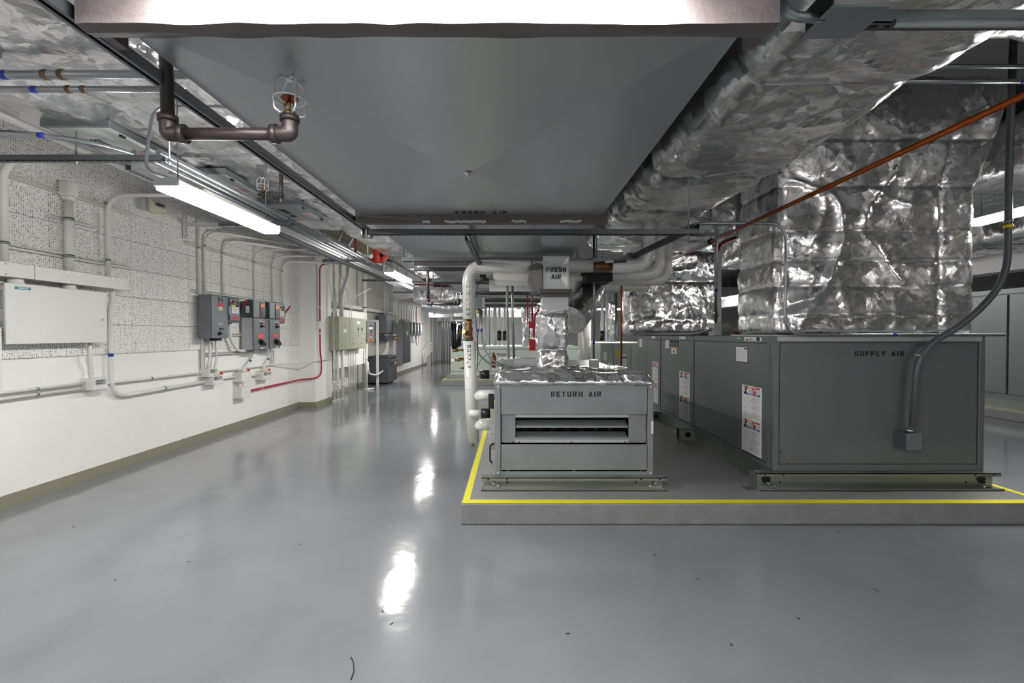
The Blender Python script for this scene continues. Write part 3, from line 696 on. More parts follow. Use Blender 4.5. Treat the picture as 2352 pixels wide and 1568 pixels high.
# ------------------------------------------------------------------ strip lights
def strip_light(label, loc, L=1.22, ax='y', rods=True, top=ZC, group=None):
    t_ = thing('strip_light', label, 'light fixture', loc, group); x, y, z = loc; W_ = .135
    def bx(a0, a1, b0, b1, c0, c1):
        return B(x + b0, x + b1, y + a0, y + a1, z + c0, z + c1) if ax == 'y' else B(x + a0, x + a1, y + b0, y + b1, z + c0, z + c1)
    obj('housing', bx(-L / 2, L / 2, -.058, .058, .035, .07), GREYL, t_, .003)
    for s_ in (-1, 1): obj('end_cap', bx(s_ * L / 2 - .006, s_ * L / 2 + .006, -W_ / 2 - .004, W_ / 2 + .004, .022, .07), GREYL, t_, .002)
    obj('diffuser', bx(-L / 2 + .006, L / 2 - .006, -W_ / 2, W_ / 2, 0, .035), GLOW, t_, .008)
    if rods:
        for s_ in (-1, 1):
            a = s_ * L * .42; p = (x, y + a) if ax == 'y' else (x + a, y)
            obj('hanger_rod', MB().cyl((p[0], p[1], z + .07), (p[0], p[1], top), .004, 6), EMT, t_)
    return t_
strip_light('bright strip light hanging over the perforated tile wall', (-2.02, 3.39, 2.345), top=2.93)
strip_light('strip light hanging along the conduits before the red valve', (-1.76, 7.4, 2.37), top=2.93)
strip_light('small distant strip light below the far foil duct', (-3.35, 20.8, 2.32), 1.0, 'y')
strip_light('large strip light overhead across the top edge of the picture', (-.22, 1.02, 2.258), ax='x', top=2.28)
strip_light('strip light at the right edge behind the tall foil plenum', (4.9, 4.45, 2.65))
strip_light('far strip light crossing left of the foil riser', (-.45, 16.9, 2.38), ax='x')
strip_light('far strip light crossing right of the foil riser', (3.5, 16.9, 2.38), ax='x')
strip_light('strip light added unseen behind the viewer in line with the left row', (-2.02, -.8, 2.345), top=2.9)  # added out of view to light the room from behind the camera
strip_light('strip light far down the left row', (-2.3, 12.4, 2.42))
strip_light('strip light of the right aisle far beyond the plenum', (6.3, 11.5, 2.9))
strip_light('strip light added over the far pale green cabinet to brighten the back', (1.0, 19.2, 2.7), ax='x')  # added lamp, lifts the dark back wall
strip_light('strip light added at the far right of the room to brighten the back', (8.0, 18.6, 2.9), ax='x')  # added lamp, more light for the back right
strip_light('strip light added close to the far wall to brighten it', (-1.2, 23.4, 2.7), ax='x')  # added lamp, brightens the end wall
strip_light('strip light added unseen behind the viewer to the right', (3.9, -2.0, 3.0), ax='x')  # unseen lamp added to light the front of the plenum foil
strip_light('strip light added above the far end of the units to brighten the far centre', (2.2, 12.0, 2.6))  # added lamp, fills the far centre with light

# ------------------------------------------------------------------ conduit helper: a run is one thing, its straps and tape bands are parts
def run(name, label, cat, pts, r, m, bend=.12, straps=(), tapes=(), couplings=(), group=None, sm=None, tm=None):
    pts = [Vector(p) for p in pts]
    body = MB().tube(pts, r, 10 if r < .03 else 18, bend)
    if not (straps or tapes or couplings): return single(name, label, cat, body, m, group)
    t_ = thing(name, label, cat, pts[0], group); obj('pipe_run', body, m, t_)
    def along(i, f): return pts[i] * (1 - f) + pts[i + 1] * f, (pts[i + 1] - pts[i]).normalized()
    for i, f in straps:
        c, T = along(i, f); obj('strap', MB().cyl(c - T * .012, c + T * .012, r * 1.22, 10), sm or ZINC, t_)
    for i, f in tapes:
        c, T = along(i, f); obj('tape_band', MB().cyl(c - T * .018, c + T * .018, r * 1.06, 10), tm or BLUE, t_)
    for i, f in couplings:
        c, T = along(i, f); obj('coupling', MB().cyl(c - T * .03, c + T * .03, r * 1.16, 10), sm or m, t_)
    return t_
XC = XW + .05

# foil insulated duct on the left, with galvanised access panels
fl_ = thing('insulated_duct', 'large foil-wrapped duct overhead on the left with SUPPLY AIR access panels', 'duct', (-2.2, 3.5, 2.95))
foil_box('foil_wrap', -3.30, -.95, -.8, 6.6, 2.96, 3.7, FOIL, fl_, .025, .06, .06, 1, [(1, [.4, 1.55, 2.75, 3.95, 5.15]), (0, [-1.75])], .015, (1, .55, 1))
for k, (a, b, c, d, wr) in enumerate(((-3.14, -2.72, 3.22, 3.95, 1), (-2.95, -2.5, 4.15, 4.85, 0), (-2.75, -2.28, 5.1, 5.85, 0), (-3.05, -2.6, 1.6, 2.42, 0))):
    ap = obj('access_panel', B(a, b, c, d, 2.895, 2.93), BRIGHT, fl_, .003)
    mb = B(a - .02, b + .02, c - .03, c - .006, 2.893, 2.94); mb.box(b + .004, b + .016, c, d, 2.897, 2.94); mb.box(a - .016, a - .004, c, d, 2.897, 2.94)
    obj('panel_frame', mb, GALVD, ap)
    mb = MB(); stencil(mb, 'SUPPLY AIR', ((a + b) / 2 - .06, (c + d) / 2, 2.8945), (0, 1, 0), (1, 0, 0), .075, .58)
    if k < 3: obj('lettering', mb, INK, ap)
    lb = B(b - .14, b - .04, (c + d) / 2 - .0, (c + d) / 2 + .2, 2.892, 2.895); 
    for i in range(3): lb.box(b - .12 + .025 * i, b - .11 + .025 * i, (c + d) / 2 + .03, (c + d) / 2 + .17, 2.891, 2.893, 1)
    obj('danger_sticker', lb, [WHITEL, REDL], ap)
    for y in (c + .12, d - .12): obj('latch', MB().bar((b - .01, y - .02, 2.885), (b - .01, y + .02, 2.885), .02, .012), DARK, ap)
f2 = foil_box('insulated_duct', -2.40, -.95, 6.62, 12.4, 2.96, 3.6, FOIL, None, .045, .06, .05, 2, [(1, [7.8, 9, 10.2, 11.4])], .03, (1, .6, 1))
tag(f2, 'foil-wrapped duct continuing along the far left side of the galvanised duct', 'duct')
f3 = foil_box('insulated_duct', -2.22, -1.02, 10.6, 11.5, 2.22, 2.56, FOIL, None, .03, .06, .03, 5, [(0, [-1.9, -1.55, -1.25])], .02)
tag(f3, 'short foil-wrapped cross duct hanging below the red conduit far down the room', 'duct')
f4 = foil_tube('duct_elbow', [(-2.1, 11.2, 2.2), (-1.6, 11.2, 2.12), (-1.05, 11.2, 2.18)], .15, FOIL, None, 24, .02, 7); tag(f4, 'rounded foil-wrapped elbow under the far cross duct', 'duct')

# white pipe along the head of the tiled wall
run('wall_pipe', 'thick white pipe running along the head of the tiled wall', 'pipe', [(-4.05, 2.0, 3.25), (-4.05, 9.76, 3.25)], .042, WPIPE, 0, [(0, .42)], sm=WPIPE)
wp = run('labelled_pipe', 'white insulated pipe with a green band beyond the wall column', 'pipe', [(-3.45, 6.9, 3.32), (-3.35, 13, 3.32)], .075, WPIPE, 0, [(0, .1)])
obj('green_band', MB().cyl((-3.43, 8.4, 3.32), (-3.43, 8.5, 3.32), .0765, 18), GREEN, wp)
obj('green_label', B(-3.375, -3.36, 9.0, 9.3, 3.27, 3.33), GREEN, wp)
tn = MB(); tn.box(-4.35, -2.6, 9.9, 13.0, 3.72, 3.8); single('ceiling_insulation', 'rough tan insulation on the ceiling past the foil duct', 'insulation', tn, TAN)

# wall struts on the tiled wall
def wstrut(label, y0, y1, z, x=XW + .041):
    return single('wall_strut', label, 'strut channel', MB().strut((x, y0, z), (x, y1, z), .041, 0, True, (1, 0, 0)), [WCON, BLACK])
wstrut('upper painted strut on the tiles above the white wireway', 2.9, 5.40, 2.875)
wstrut('lower painted strut on the tiles just above the white wireway', 2.9, 5.46, 2.26)
wstrut('long slotted strut high on the tiles above the grey disconnects', 6.36, 8.95, 2.73)
wstrut('strut behind the tops of the grey disconnects', 6.45, 8.7, 2.10)
wstrut('strut behind the bottoms of the grey disconnects', 6.5, 7.7, 1.50)
wstrut('slotted strut at the bottom edge of the tiles under the drives', 6.75, 8.5, 1.22)
wstrut('short strut beside the tall square fitting', 4.50, 4.95, 2.62)
single('wall_strut', 'upright strut below the large grey disconnect', 'strut channel', MB().strut((XW + .041, 6.68, 1.0), (XW + .041, 6.68, 1.5), .041, 0, True, (1, 0, 0)), [WCON, BLACK])
single('wall_strut', 'upright strut below the second drive', 'strut channel', MB().strut((XW + .041, 8.62, .93), (XW + .041, 8.62, 1.22), .041, 0, True, (1, 0, 0)), [WCON, BLACK])
mb = MB().strut((XW + .041, 6.33, 2.78), (XW + .041, 6.33, 3.12), .041, 0, True, (1, 0, 0)); mb.strut((XW + .06, 6.33, 2.965), (-2.9, 6.33, 2.955), .041, 0, False)
single('wall_bracket', 'strut bracket reaching out from the tiled wall under the foil duct', 'strut channel', mb, [WCON, BLACK])

# white wireway, panel board and its raceways
ww = thing('wireway', 'long white wireway trough on the tiles over the white panel board', 'wireway', (-4.3, 4.2, 1.99))
obj('trough', B(XW + .02, -4.225, 2.6, 5.2, 1.99, 2.095), WBOX, ww, .002)
for a, b in ((2.6, 4.185), (4.195, 5.205)): lid = obj('lid', B(-4.225, -4.212, a, b, 1.985, 2.105), WBOX, ww, .002)
screws([(-4.212, y, z) for y in (3.95, 4.5, 4.62, 5.0) for z in (2.0, 2.09)], (1, 0, 0), ww, .008, ZINC)
pb = thing('panel_board', 'wide white electrical panel with a small teal logo plate and keyed lock', 'electrical panel', (-4.3, 4.45, 1.42))
obj('tub', B(XW + .02, -4.262, 4.0, 4.93, 1.43, 1.92), GREYL, pb, .002)
dr = obj('door', B(-4.262, -4.245, 3.975, 4.968, 1.418, 1.935), WBOX, pb, .003)
mb = MB(); mb.cyl((-4.246, 4.915, 1.655), (-4.238, 4.915, 1.655), .013, 14); obj('key_lock', mb, ZINC, dr)
lg = B(-4.2448, -4.2438, 4.05, 4.185, 1.888, 1.912, 0); font(lg, 'SIEMENS', (-4.2436, 4.1175, 1.90), (0, 1, 0), (0, 0, 1), .0135, 1, .02, 1.3); obj('logo_plate', lg, [TEAL, WHITEL], dr)
mb = MB()
for z0_ in (1.46, 1.72):
    for i in range(11):
        for j in range(4): mb.box(-4.30 - .016 * j - .008 * (i % 2), -4.309 - .016 * j - .008 * (i % 2), 3.9995, 4.0, z0_ + .0145 * i, z0_ + .0145 * i + .008)
obj('vent_slots', mb, BLACK, pb, kind='stuff')
single('white_enclosure', 'white enclosure cut by the left edge of the picture below the panel', 'enclosure', B(XW + .0, -4.21, 3.2, 3.91, 1.01, 1.56), WBOX, None, .004)
for l, y, r in (('left wide white nipple between the wireway and the panel board', 4.12, .052), ('right wide white nipple between the wireway and the panel board', 4.62, .05)):
    mb = MB().cyl((-4.31, y, 1.93), (-4.31, y, 1.99), r, 20); mb.cyl((-4.31, y, 1.935), (-4.31, y, 1.95), r * 1.1, 20); single('pipe_nipple', l, 'conduit fitting', mb, WCON)
run('white_conduit', 'thick white conduit rising from the wireway at the left edge and bending out', 'conduit', [(-4.3, 4.02, 2.1), (-4.3, 4.02, 2.98), (-3.4, 4.02, 3.0)], .030, WCON, .2, [(0, .2)], sm=ZINC)
lb_ = thing('white_conduit', 'thick white conduit ending in a square pull fitting near the top of the tiles', 'conduit', (-4.31, 4.62, 2.1))
obj('pipe_run', MB().cyl((-4.31, 4.62, 2.1), (-4.31, 4.62, 2.80), .037, 18), WCON, lb_)
mb = MB(); mb.box(-4.36, -4.25, 4.565, 4.67, 2.84, 2.98); mb.poly([(-4.36, 4.58, 2.84), (-4.26, 4.58, 2.84), (-4.29, 4.6, 2.79), (-4.34, 4.6, 2.79)], (0, .075, 0)); obj('pull_fitting', mb, WCON, lb_, .012)
obj('fitting_cover', B(-4.25, -4.243, 4.58, 4.655, 2.85, 2.97), WBOX, lb_, .003)
for z in (2.26, 2.62): obj('strap', MB().cyl((-4.31, 4.62, z - .015), (-4.31, 4.62, z + .015), .044, 16), ZINC, lb_)
run('white_conduit', 'slim white conduit rising from the wireway end and bending towards the strip light', 'conduit', [(-4.32, 5.08, 2.1), (-4.32, 5.08, 2.99), (-2.9, 5.12, 3.0)], .022, WCON, .2, [(0, .22), (0, .9)], [(1, .62)])
run('white_conduit', 'white conduit dropping from the wireway and sweeping along the dado', 'conduit', [(-4.33, 5.14, 1.98), (-4.33, 5.14, 1.86), (-4.355, 5.14, 1.78), (-4.355, 5.14, .815), (-4.355, 6.72, .835)], .023, WCON, .22, [(3, .5)], [(2, .52)])
run('white_conduit', 'white conduit dropping from the panel board to the labelled junction box', 'conduit', [(-4.33, 4.86, 1.43), (-4.33, 4.86, 1.25), (-4.355, 4.9, 1.15), (-4.355, 4.9, 1.08)], .018, WCON, .05)
run('white_conduit', 'upper white conduit entering the labelled junction box along the dado', 'conduit', [(XC, 2.6, 1.0), (XC, 4.82, 1.005)], .013, WCON, .05, [(0, .78)])
run('white_conduit', 'lower white conduit entering the labelled junction box along the dado', 'conduit', [(XC, 2.6, .94), (XC, 4.82, .955)], .014, WCON, .05, [(0, .78)])
run('white_conduit', 'white conduit leaving the labelled box towards the disconnects', 'conduit', [(XC, 4.97, .98), (XC, 6.62, .965)], .014, WCON, .05, [(0, .45)])
def jbox(label, y0, y1, z0, z1, lab=None, horn=False):
    j = thing('junction_box', label, 'junction box', (-4.34, (y0 + y1) / 2, z0))
    obj('box', B(XW + .0, -4.27, y0, y1, z0, z1), WBOX, j, .003); cv = obj('cover', B(-4.27, -4.262, y0 + .004, y1 - .004, z0 + .004, z1 - .004), WBOX, j, .002)
    if lab:
        mb = B(-4.262, -4.2605, y0 + .02, y1 - .03, z1 - .07, z1 - .015, 0)
        for i in range(2):
            for k in range(4): mb.box(-4.261, -4.2595, y0 + .03 + .022 * k, y0 + .043 + .022 * k, z1 - .035 - .025 * i, z1 - .022 - .025 * i, 1)
        obj('box_label', mb, [GREYL2, INK], cv)
    if horn:
        hn = obj('sensor_head', B(-4.33, -4.25, y0 + .03, y0 + .15, z1 + .005, z1 + .05), CREAM, j, .004); obj('red_cap', B(-4.28, -4.22, y0 + .15, y0 + .17, z1 + .01, z1 + .045), REDL, hn)
    return j
jbox('white junction box with a torn grey label below the panel board', 4.82, 4.99, .93, 1.05, True)
jbox('white junction box with a grey label under the large grey disconnect', 6.66, 6.86, .90, 1.02, True)
jbox('white junction box with a red-capped sensor left of the red conduit', 6.74, 6.99, .78, .91, True, True)
jbox('white junction box with a red-capped sensor under the first drive', 7.45, 7.74, .75, .90, False, True)
jbox('white junction box with a red-capped sensor under the second drive', 8.1, 8.4, .72, .86, True, True)
jbox('lowest white junction box where the red conduit starts', 7.46, 7.72, .49, .66)
run('white_conduit', 'short white conduit between the first and second sensor boxes', 'conduit', [(XC, 6.99, .845), (XC, 7.45, .84)], .018, WCON)
run('white_conduit', 'short white conduit between the second and third sensor boxes', 'conduit', [(XC, 7.74, .82), (XC, 8.1, .81)], .018, WCON)
run('white_conduit', 'short upright conduit above the lowest junction box', 'conduit', [(XC, 7.56, .66), (XC, 7.56, .75)], .022, WCON)
run('white_conduit', 'slim white conduit crossing from the labelled box past the column', 'conduit', [(XC, 6.86, .955), (XC, 8.6, .955), (-4.03, 9.72, .96), (-4.03, 10.6, .96)], .013, WCON, .1)
run('red_conduit', 'red fire alarm conduit sweeping from the lowest box up the column and over', 'conduit', [(XC, 7.72, .57), (XC, 9.72, .575), (-4.02, 9.72, .60), (-4.02, 9.98, .66), (-4.02, 9.98, .95), (-4.02, 9.92, 1.15), (-4.02, 9.92, 2.98), (-3.1, 9.95, 2.99), (-2.8, 10.4, 2.98), (-2.72, 19, 2.85)], .016, RED, .16, [(0, .25), (5, .2), (5, .5)], couplings=[(5, .30)], sm=WCON)
run('white_conduit', 'grey painted conduit rising beside the red conduit on the column', 'conduit', [(-4.03, 9.86, 1.62), (-4.03, 9.86, 2.95), (-4.03, 9.3, 3.05)], .018, WCON, .12)
single('pull_station_box', 'small white box in the red conduit run on the column', 'junction box', B(-4.06, -3.99, 9.83, 9.97, 1.62, 1.78), WBOX, None, .003)
for nm, y, zt_, ye, ze, xe in (('first tall white conduit rising from the large grey disconnect', 6.60, 3.05, None, 0, 0), ('second tall white conduit from the large grey disconnect, bending over the strut', 6.72, 2.97, 9.0, 3.02, -2.9),
                           ('white conduit rising from the small disconnect and bending over', 7.15, 2.93, 9.2, 2.96, -2.95), ('white conduit rising behind the first drive and bending outwards', 8.02, 2.93, 8.1, 2.96, -2.7),
                           ('white conduit rising behind the second drive and bending outwards', 8.62, 2.92, 8.7, 2.95, -2.7), ('last white conduit on the tiles, bending outwards before the column', 8.98, 2.90, 9.6, 2.9, -3.0)):
    p = [(XC, y, 2.06), (XC, y, zt_)] if ye is None else [(XC, y, 2.06), (XC, y, zt_), (xe, ye, ze)]
    if ye is None: p[-1] = (XC, y, 3.6)
    run('white_conduit', nm, 'conduit', p, .0185, WCON, .22, [(0, .76)] if ye else [(0, .42)])
run('flexible_conduit', 'white flexible conduit from the small disconnect down to the first drive', 'conduit', [(-4.3, 7.22, 1.68), (-4.3, 7.22, 1.45), (-4.3, 7.42, 1.24), (-4.3, 7.64, 1.24)], .024, WCON, .16)
run('flexible_conduit', 'white flexible conduit below the large disconnect with blue tape', 'conduit', [(-4.33, 6.92, 1.44), (-4.33, 6.95, 1.15), (-4.34, 6.88, .92)], .018, WCON, .15, [], [(0, .8)])
run('flexible_conduit', 'white conduit bending from the large disconnect into the labelled box', 'conduit', [(-4.33, 6.76, 1.44), (-4.33, 6.80, 1.22), (-4.34, 6.74, 1.02)], .018, WCON, .12)
run('flexible_conduit', 'white flexible conduit curving from the first drive to its sensor box', 'conduit', [(-4.33, 7.95, 1.25), (-4.33, 7.92, 1.12), (-4.34, 7.6, .90)], .022, WCON, .12, [], [(1, .3)])
run('flexible_conduit', 'white flexible conduit curving from the second drive to its sensor box', 'conduit', [(-4.33, 8.5, 1.25), (-4.33, 8.48, 1.12), (-4.34, 8.2, .86)], .018, WCON, .12, [], [(1, .25)])

# disconnects and drives
dc = thing('disconnect_switch', 'tall dark grey enclosure with yellow square label and black knob, first on the tiles', 'electrical enclosure', (-4.25, 6.7, 1.445))
obj('box', B(XW + .06, -4.165, 6.55, 6.91, 1.445, 2.05), GREY, dc, .003); d_ = obj('door', B(-4.165, -4.148, 6.555, 6.915, 1.45, 2.045), GREY, dc, .004)
def bits(parent, X, specs, name='label_plate'):
    for (y0, y1, z0, z1, m, sub) in specs:
        mb = B(X, X + .0015, y0, y1, z0, z1)
        for (a, b, c, d) in sub: mb.box(X + .001, X + .0022, y0 + (y1 - y0) * a, y0 + (y1 - y0) * b, z0 + (z1 - z0) * c, z0 + (z1 - z0) * d, 1)
        obj(name, mb, [m, INK if m not in (INK,) else WHITEL], parent)
bits(d_, -4.148, [(6.69, 6.80, 1.985, 2.02, INK, [(.25, .75, .4, .6)]), (6.69, 6.80, 1.945, 1.98, INK, [(.15, .85, .4, .6)]), (6.69, 6.80, 1.90, 1.94, REDL, []), (6.705, 6.785, 1.835, 1.89, WHITEL, [(.0, 1, 0, .1)]), (6.7, 6.79, 1.645, 1.66, WHITEL, [(.1, .9, .3, .7)])])
bits(d_, -4.1478, [(6.718, 6.772, 1.843, 1.885, YELL, [(.3, .7, .35, .65)])])
mb = MB(); mb.cyl((-4.148, 6.715, 1.515), (-4.12, 6.715, 1.515), .026, 16); mb.bar((-4.112, 6.69, 1.515), (-4.112, 6.74, 1.515), .016, .012); obj('knob', mb, PLASTIC, d_)
obj('selector', B(-4.148, -4.128, 6.72, 6.79, 1.57, 1.592), PLASTIC, d_, .002)
mb = MB(); mb.box(-4.16, -4.13, 6.92, 6.96, 1.79, 1.92); mb.cyl((-4.145, 6.94, 1.9), (-4.11, 6.95, 1.97), .014, 8); h_ = obj('side_lever', mb, GREY, dc, .004); obj('red_grip', MB().cyl((-4.11, 6.95, 1.96), (-4.09, 6.99, 1.985), .016, 8), RED, h_)
obj('base_plug', B(-4.3, -4.2, 6.74, 6.86, 1.41, 1.445), DARK, dc)
def small_disc(label, y0, y1, z0, z1, lever=0):
    dc = thing('disconnect_switch', label, 'electrical enclosure', (-4.28, (y0 + y1) / 2, z0))
    obj('box', B(XW + .06, -4.215, y0, y1, z0, z1), GREYD, dc, .004); d_ = obj('door', B(-4.215, -4.198, y0 + .03, y1 - .01, z0 + .03, z1 - .03), GREY, dc, .01)
    a, b = y0 + .08, y1 - .05; X = -4.198
    bits(d_, X, [(a, b, z1 - .085, z1 - .055, INK, [(.2, .8, .4, .6)]), (a, b, z1 - .12, z1 - .09, INK, [(.15, .85, .4, .6)]), (a, (a + b) / 2, z1 - .15, z1 - .125, YELL, []), ((a + b) / 2, b, z1 - .15, z1 - .125, INK, []), (a - .005, b + .005, z1 - .25, z1 - .155, WHITEL, [(.1, .9, k / 8, k / 8 + .03) for k in range(1, 8)]), (a, b, z0 + .05, z0 + .085, REDL, [])])
    mb = MB(); mb.cyl((-4.24, y1, z1 - .22), (-4.24, y1 + .03, z1 - .22), .03, 10); mb.bar((-4.24, y1 + .02, z1 - .22), (-4.17, y1 + .04, z1 - .1), .03, .02); hh = obj('throw_lever', mb, PLASTIC, dc)
    obj('red_grip', MB().bar((-4.195, y1 + .035, z1 - .15), (-4.13, y1 + .05, z1 - .05), .032, .022), RED, hh)
small_disc('small grey disconnect with red lever between the tall enclosure and the first drive', 7.03, 7.33, 1.68, 2.07)
small_disc('last small grey disconnect with red lever, right of the second drive', 8.47, 8.78, 1.70, 2.08)
def drive(label, y0, y1, z0=1.256, zm=1.77, z1=2.065):
    t_ = thing('motor_drive', label, 'motor drive', (-4.25, (y0 + y1) / 2, z0)); Xf = -4.137
    obj('lower_case', B(XW + .06, Xf - .03, y0, y1, z0, zm), GREYL, t_, .003)
    mb = MB(); mb.poly([(-4.34, y0, zm), (Xf - .02, y0, zm), (Xf - .02, y0, z1 - .02), (-4.22, y0, z1), (-4.34, y0, z1 - .04)], (0, y1 - y0, 0)); obj('upper_case', mb, GREYD, t_, .004)
    fp = obj('front_panel', B(Xf - .03, Xf, y0 + .0, y1, z0, zm - .004), GREY, t_, .004)
    uf = obj('upper_front', B(Xf - .02, Xf, y0, y1, zm + .004, z1 - .01), GREY, t_, .006)
    kp = obj('keypad', B(Xf, Xf + .008, y0 + .18, y1 - .01, zm + .005, z1 - .03), PLASTIC, uf, .002)
    obj('screen', B(Xf + .008, Xf + .0095, y0 + .195, y1 - .035, z1 - .115, z1 - .06), SCREEN, kp)
    mb = MB()
    for k in range(3):
        for j in range(2): mb.cyl((Xf + .008, y0 + .21 + .06 * k, z1 - .16 - .035 * j), (Xf + .012, y0 + .21 + .06 * k, z1 - .16 - .035 * j), .008, 8)
    obj('buttons', mb, GREYL2, kp, kind='stuff')
    yc = y0 + .22
    obj('label_plate', B(Xf, Xf + .002, yc - .06, yc + .05, zm - .06, zm - .045), CREAM, fp)
    obj('indicator_lamp', MB().cyl((Xf, yc, zm - .085), (Xf + .02, yc, zm - .085), .018, 12), RED, fp)
    mb = B(Xf, Xf + .004, yc - .03, yc + .03, zm - .16, zm - .11); mb.cyl((Xf, yc, zm - .135), (Xf + .03, yc, zm - .135), .018, 12); mb.bar((Xf + .03, yc, zm - .125), (Xf + .035, yc + .04, zm - .14), .014, .014); obj('selector', mb, PLASTIC, fp)
    mb = B(Xf, Xf + .0015, yc - .1, yc + .07, z0 + .185, z0 + .265)
    for i in range(3):
        for k in range(5): mb.box(Xf + .001, Xf + .002, yc - .09 + .032 * k, yc - .065 + .032 * k, z0 + .198 + .022 * i, z0 + .202 + .022 * i, 1)
    obj('warning_label', mb, [REDL, WHITEL], fp)
    mb = MB(); mb.cyl((Xf, yc - .04, z0 + .125), (Xf + .03, yc - .04, z0 + .125), .042, 18); mb.bar((Xf + .035, yc - .05, z0 + .135), (Xf + .04, yc + .05, z0 + .07), .05, .03); rh = obj('rotary_handle', mb, PLASTIC, fp)
    obj('red_stripe', MB().bar((Xf + .055, yc + .02, z0 + .12), (Xf + .06, yc + .045, z0 + .07), .008, .014), RED, rh)
    obj('side_label', B(-4.27, -4.21, y0 - .0015, y0, zm + .08, zm + .19), WHITEL, t_); obj('foot_label', B(Xf, Xf + .0015, yc - .02, yc + .06, z0 + .01, z0 + .03), WHITEL, fp)
drive('first wall drive with orange screen, red label and black rotary handle', 7.60, 7.95)
drive('second wall drive with orange screen and rotary handle, beside the last disconnect', 8.10, 8.45)
hs = thing('alarm_strobe', 'cream fire alarm horn strobe high on the tiles', 'alarm', (-4.3, 5.65, 3.04))
obj('back_box', B(XW + .02, -4.31, 5.55, 5.68, 2.97, 3.1), GREYL, hs, .003); fc = obj('face_plate', B(-4.31, -4.27, 5.62, 5.88, 2.96, 3.11), CREAM, hs, .012)
obj('strobe_lens', B(-4.27, -4.24, 5.68, 5.82, 3.03, 3.08), CHROME, fc, .012); obj('red_lettering', font(MB(), 'FIRE', (-4.269, 5.82, 2.985), (0, 1, 0), (0, 0, 1), .02), REDL, fc)
run('white_conduit', 'thin white conduit running from the horn strobe along the tiles', 'conduit', [(-4.35, 5.9, 3.03), (-4.35, 9.7, 3.03)], .011, WCON, 0, [(0, .15)])

# overhead conduit bank and its trapeze struts
zb_ = 2.765
for k, (y, xa, xb, l) in enumerate(((3.28, -3.6, -2.40, 'nearest slotted trapeze strut under the overhead conduits'), (5.2, -3.2, -2.40, 'second trapeze strut under the overhead conduits'), (7.77, -3.1, -2.40, 'third trapeze strut near the angled conduit pair'),
                            (10.6, -3.35, -2.6, 'fourth trapeze strut over the recess'), (13.6, -3.4, -2.6, 'fifth trapeze strut over the tall grey panel'), (17, -3.4, -2.6, 'farthest trapeze strut holding the overhead conduits'))):
    hanger('trapeze_strut', l, (xa, y, 2.71), (xb, y, 2.71), [(xb + .04, y, 2.71), (-3.05 if k else -3.0, y, 2.71)])
for k, (x, y0, y1, m, tp) in enumerate(((-2.45, 3.3, 19, EMT, [(0, .12)]), (-2.53, 3.3, 19, EMT, [(0, .2)]), (-2.62, 3.3, 15, EMT, [(0, .15)]), (-2.71, 4.2, 15, WCON, []), (-2.80, 4.2, 21, WCON, []), (-2.9, 5.0, 21, EMT, [(0, .16)]), (-2.99, 5.6, 21, EMT, []))):
    run('overhead_conduit', ['steel conduit at the aisle side of the overhead bank', 'second steel conduit in the overhead bank', 'third steel conduit in the overhead bank, ending early', 'first white conduit in the overhead bank', 'second white conduit in the overhead bank', 'steel conduit on the wall side of the white pair', 'wall-side steel conduit of the overhead bank'][k],
        'conduit', [(x, y0, zb_), (x, y1, zb_ - (.0 if k % 2 else .01))], .0175 + .004 * (k % 3 == 0), m, 0, [(0, (7.77 - y0) / (y1 - y0)), (0, (10.6 - y0) / (y1 - y0))], tp)
single('slotted_raceway', 'slotted strut raceway running inside the overhead conduit bank', 'strut channel', MB().strut((-2.66, 3.3, 2.66), (-2.72, 8.6, 2.66), .041, 0), [STRUT, BLACK])
for k, (py, l) in enumerate(((312, 'upper steel conduit entering at the left edge and curving along the ceiling'), (325, 'lower steel conduit entering at the left edge and curving along the ceiling'))):
    y = 3.07 + .04 * k
    run('overhead_conduit', l, 'conduit', [(-4.0, y, 2.80), (-2.95 + .08 * k, y, 2.80), (-2.62 + .03 * k, 3.75, 2.80), (-2.6, 6.5, 2.79)], .017, EMT, .4, [(0, .46)] if not k else [], [(0, .62 + .2 * k)], sm=DARK)
for k, (z, l) in enumerate(((2.87, 'thicker steel conduit crossing under the foil at the upper left'), (2.84, 'thinner steel conduit just below it at the upper left'))):
    t_ = run('overhead_conduit', l, 'conduit', [(-3.9, 2.52 + .09 * k, z), (-1.72 - .1 * k, 2.52 + .09 * k, z)], .022 - .005 * k, EMT, 0, [(0, .66 + .05 * k), (0, .70 + .05 * k)], [(0, .56 + .06 * k)], sm=BRONZE)
run('overhead_conduit', 'thin steel conduit looping down to the end of the near strip light', 'conduit', [(-1.65, 2.9, 2.885), (-2.18, 2.9, 2.885), (-2.24, 2.9, 2.5), (-2.02, 2.86, 2.425)], .010, EMT, .09)
for k in range(2):
    x = -2.42 - .22 * k
    t_ = thing('conduit_elbow', ['right slanting conduit pair member with a cast elbow over the bank', 'left slanting conduit with a cast elbow over the bank'][k], 'conduit', (x, 7.6, 2.8))
    p0, p1 = P(793 if k else 748 + 62, 597 if k else 575, Y=7.8), None
    a = P([797, 772][k], [572, 564][k], Y=7.7); b = P([818, 790][k], [532, 525][k], Y=7.9)
    obj('pipe_run', MB().cyl(a, b, .016, 10), GREYL2, t_); obj('elbow_body', MB().tube([a + (b - a) * -.35, a + (b - a) * .1], [.035, .03], 10), GREYL2, t_)
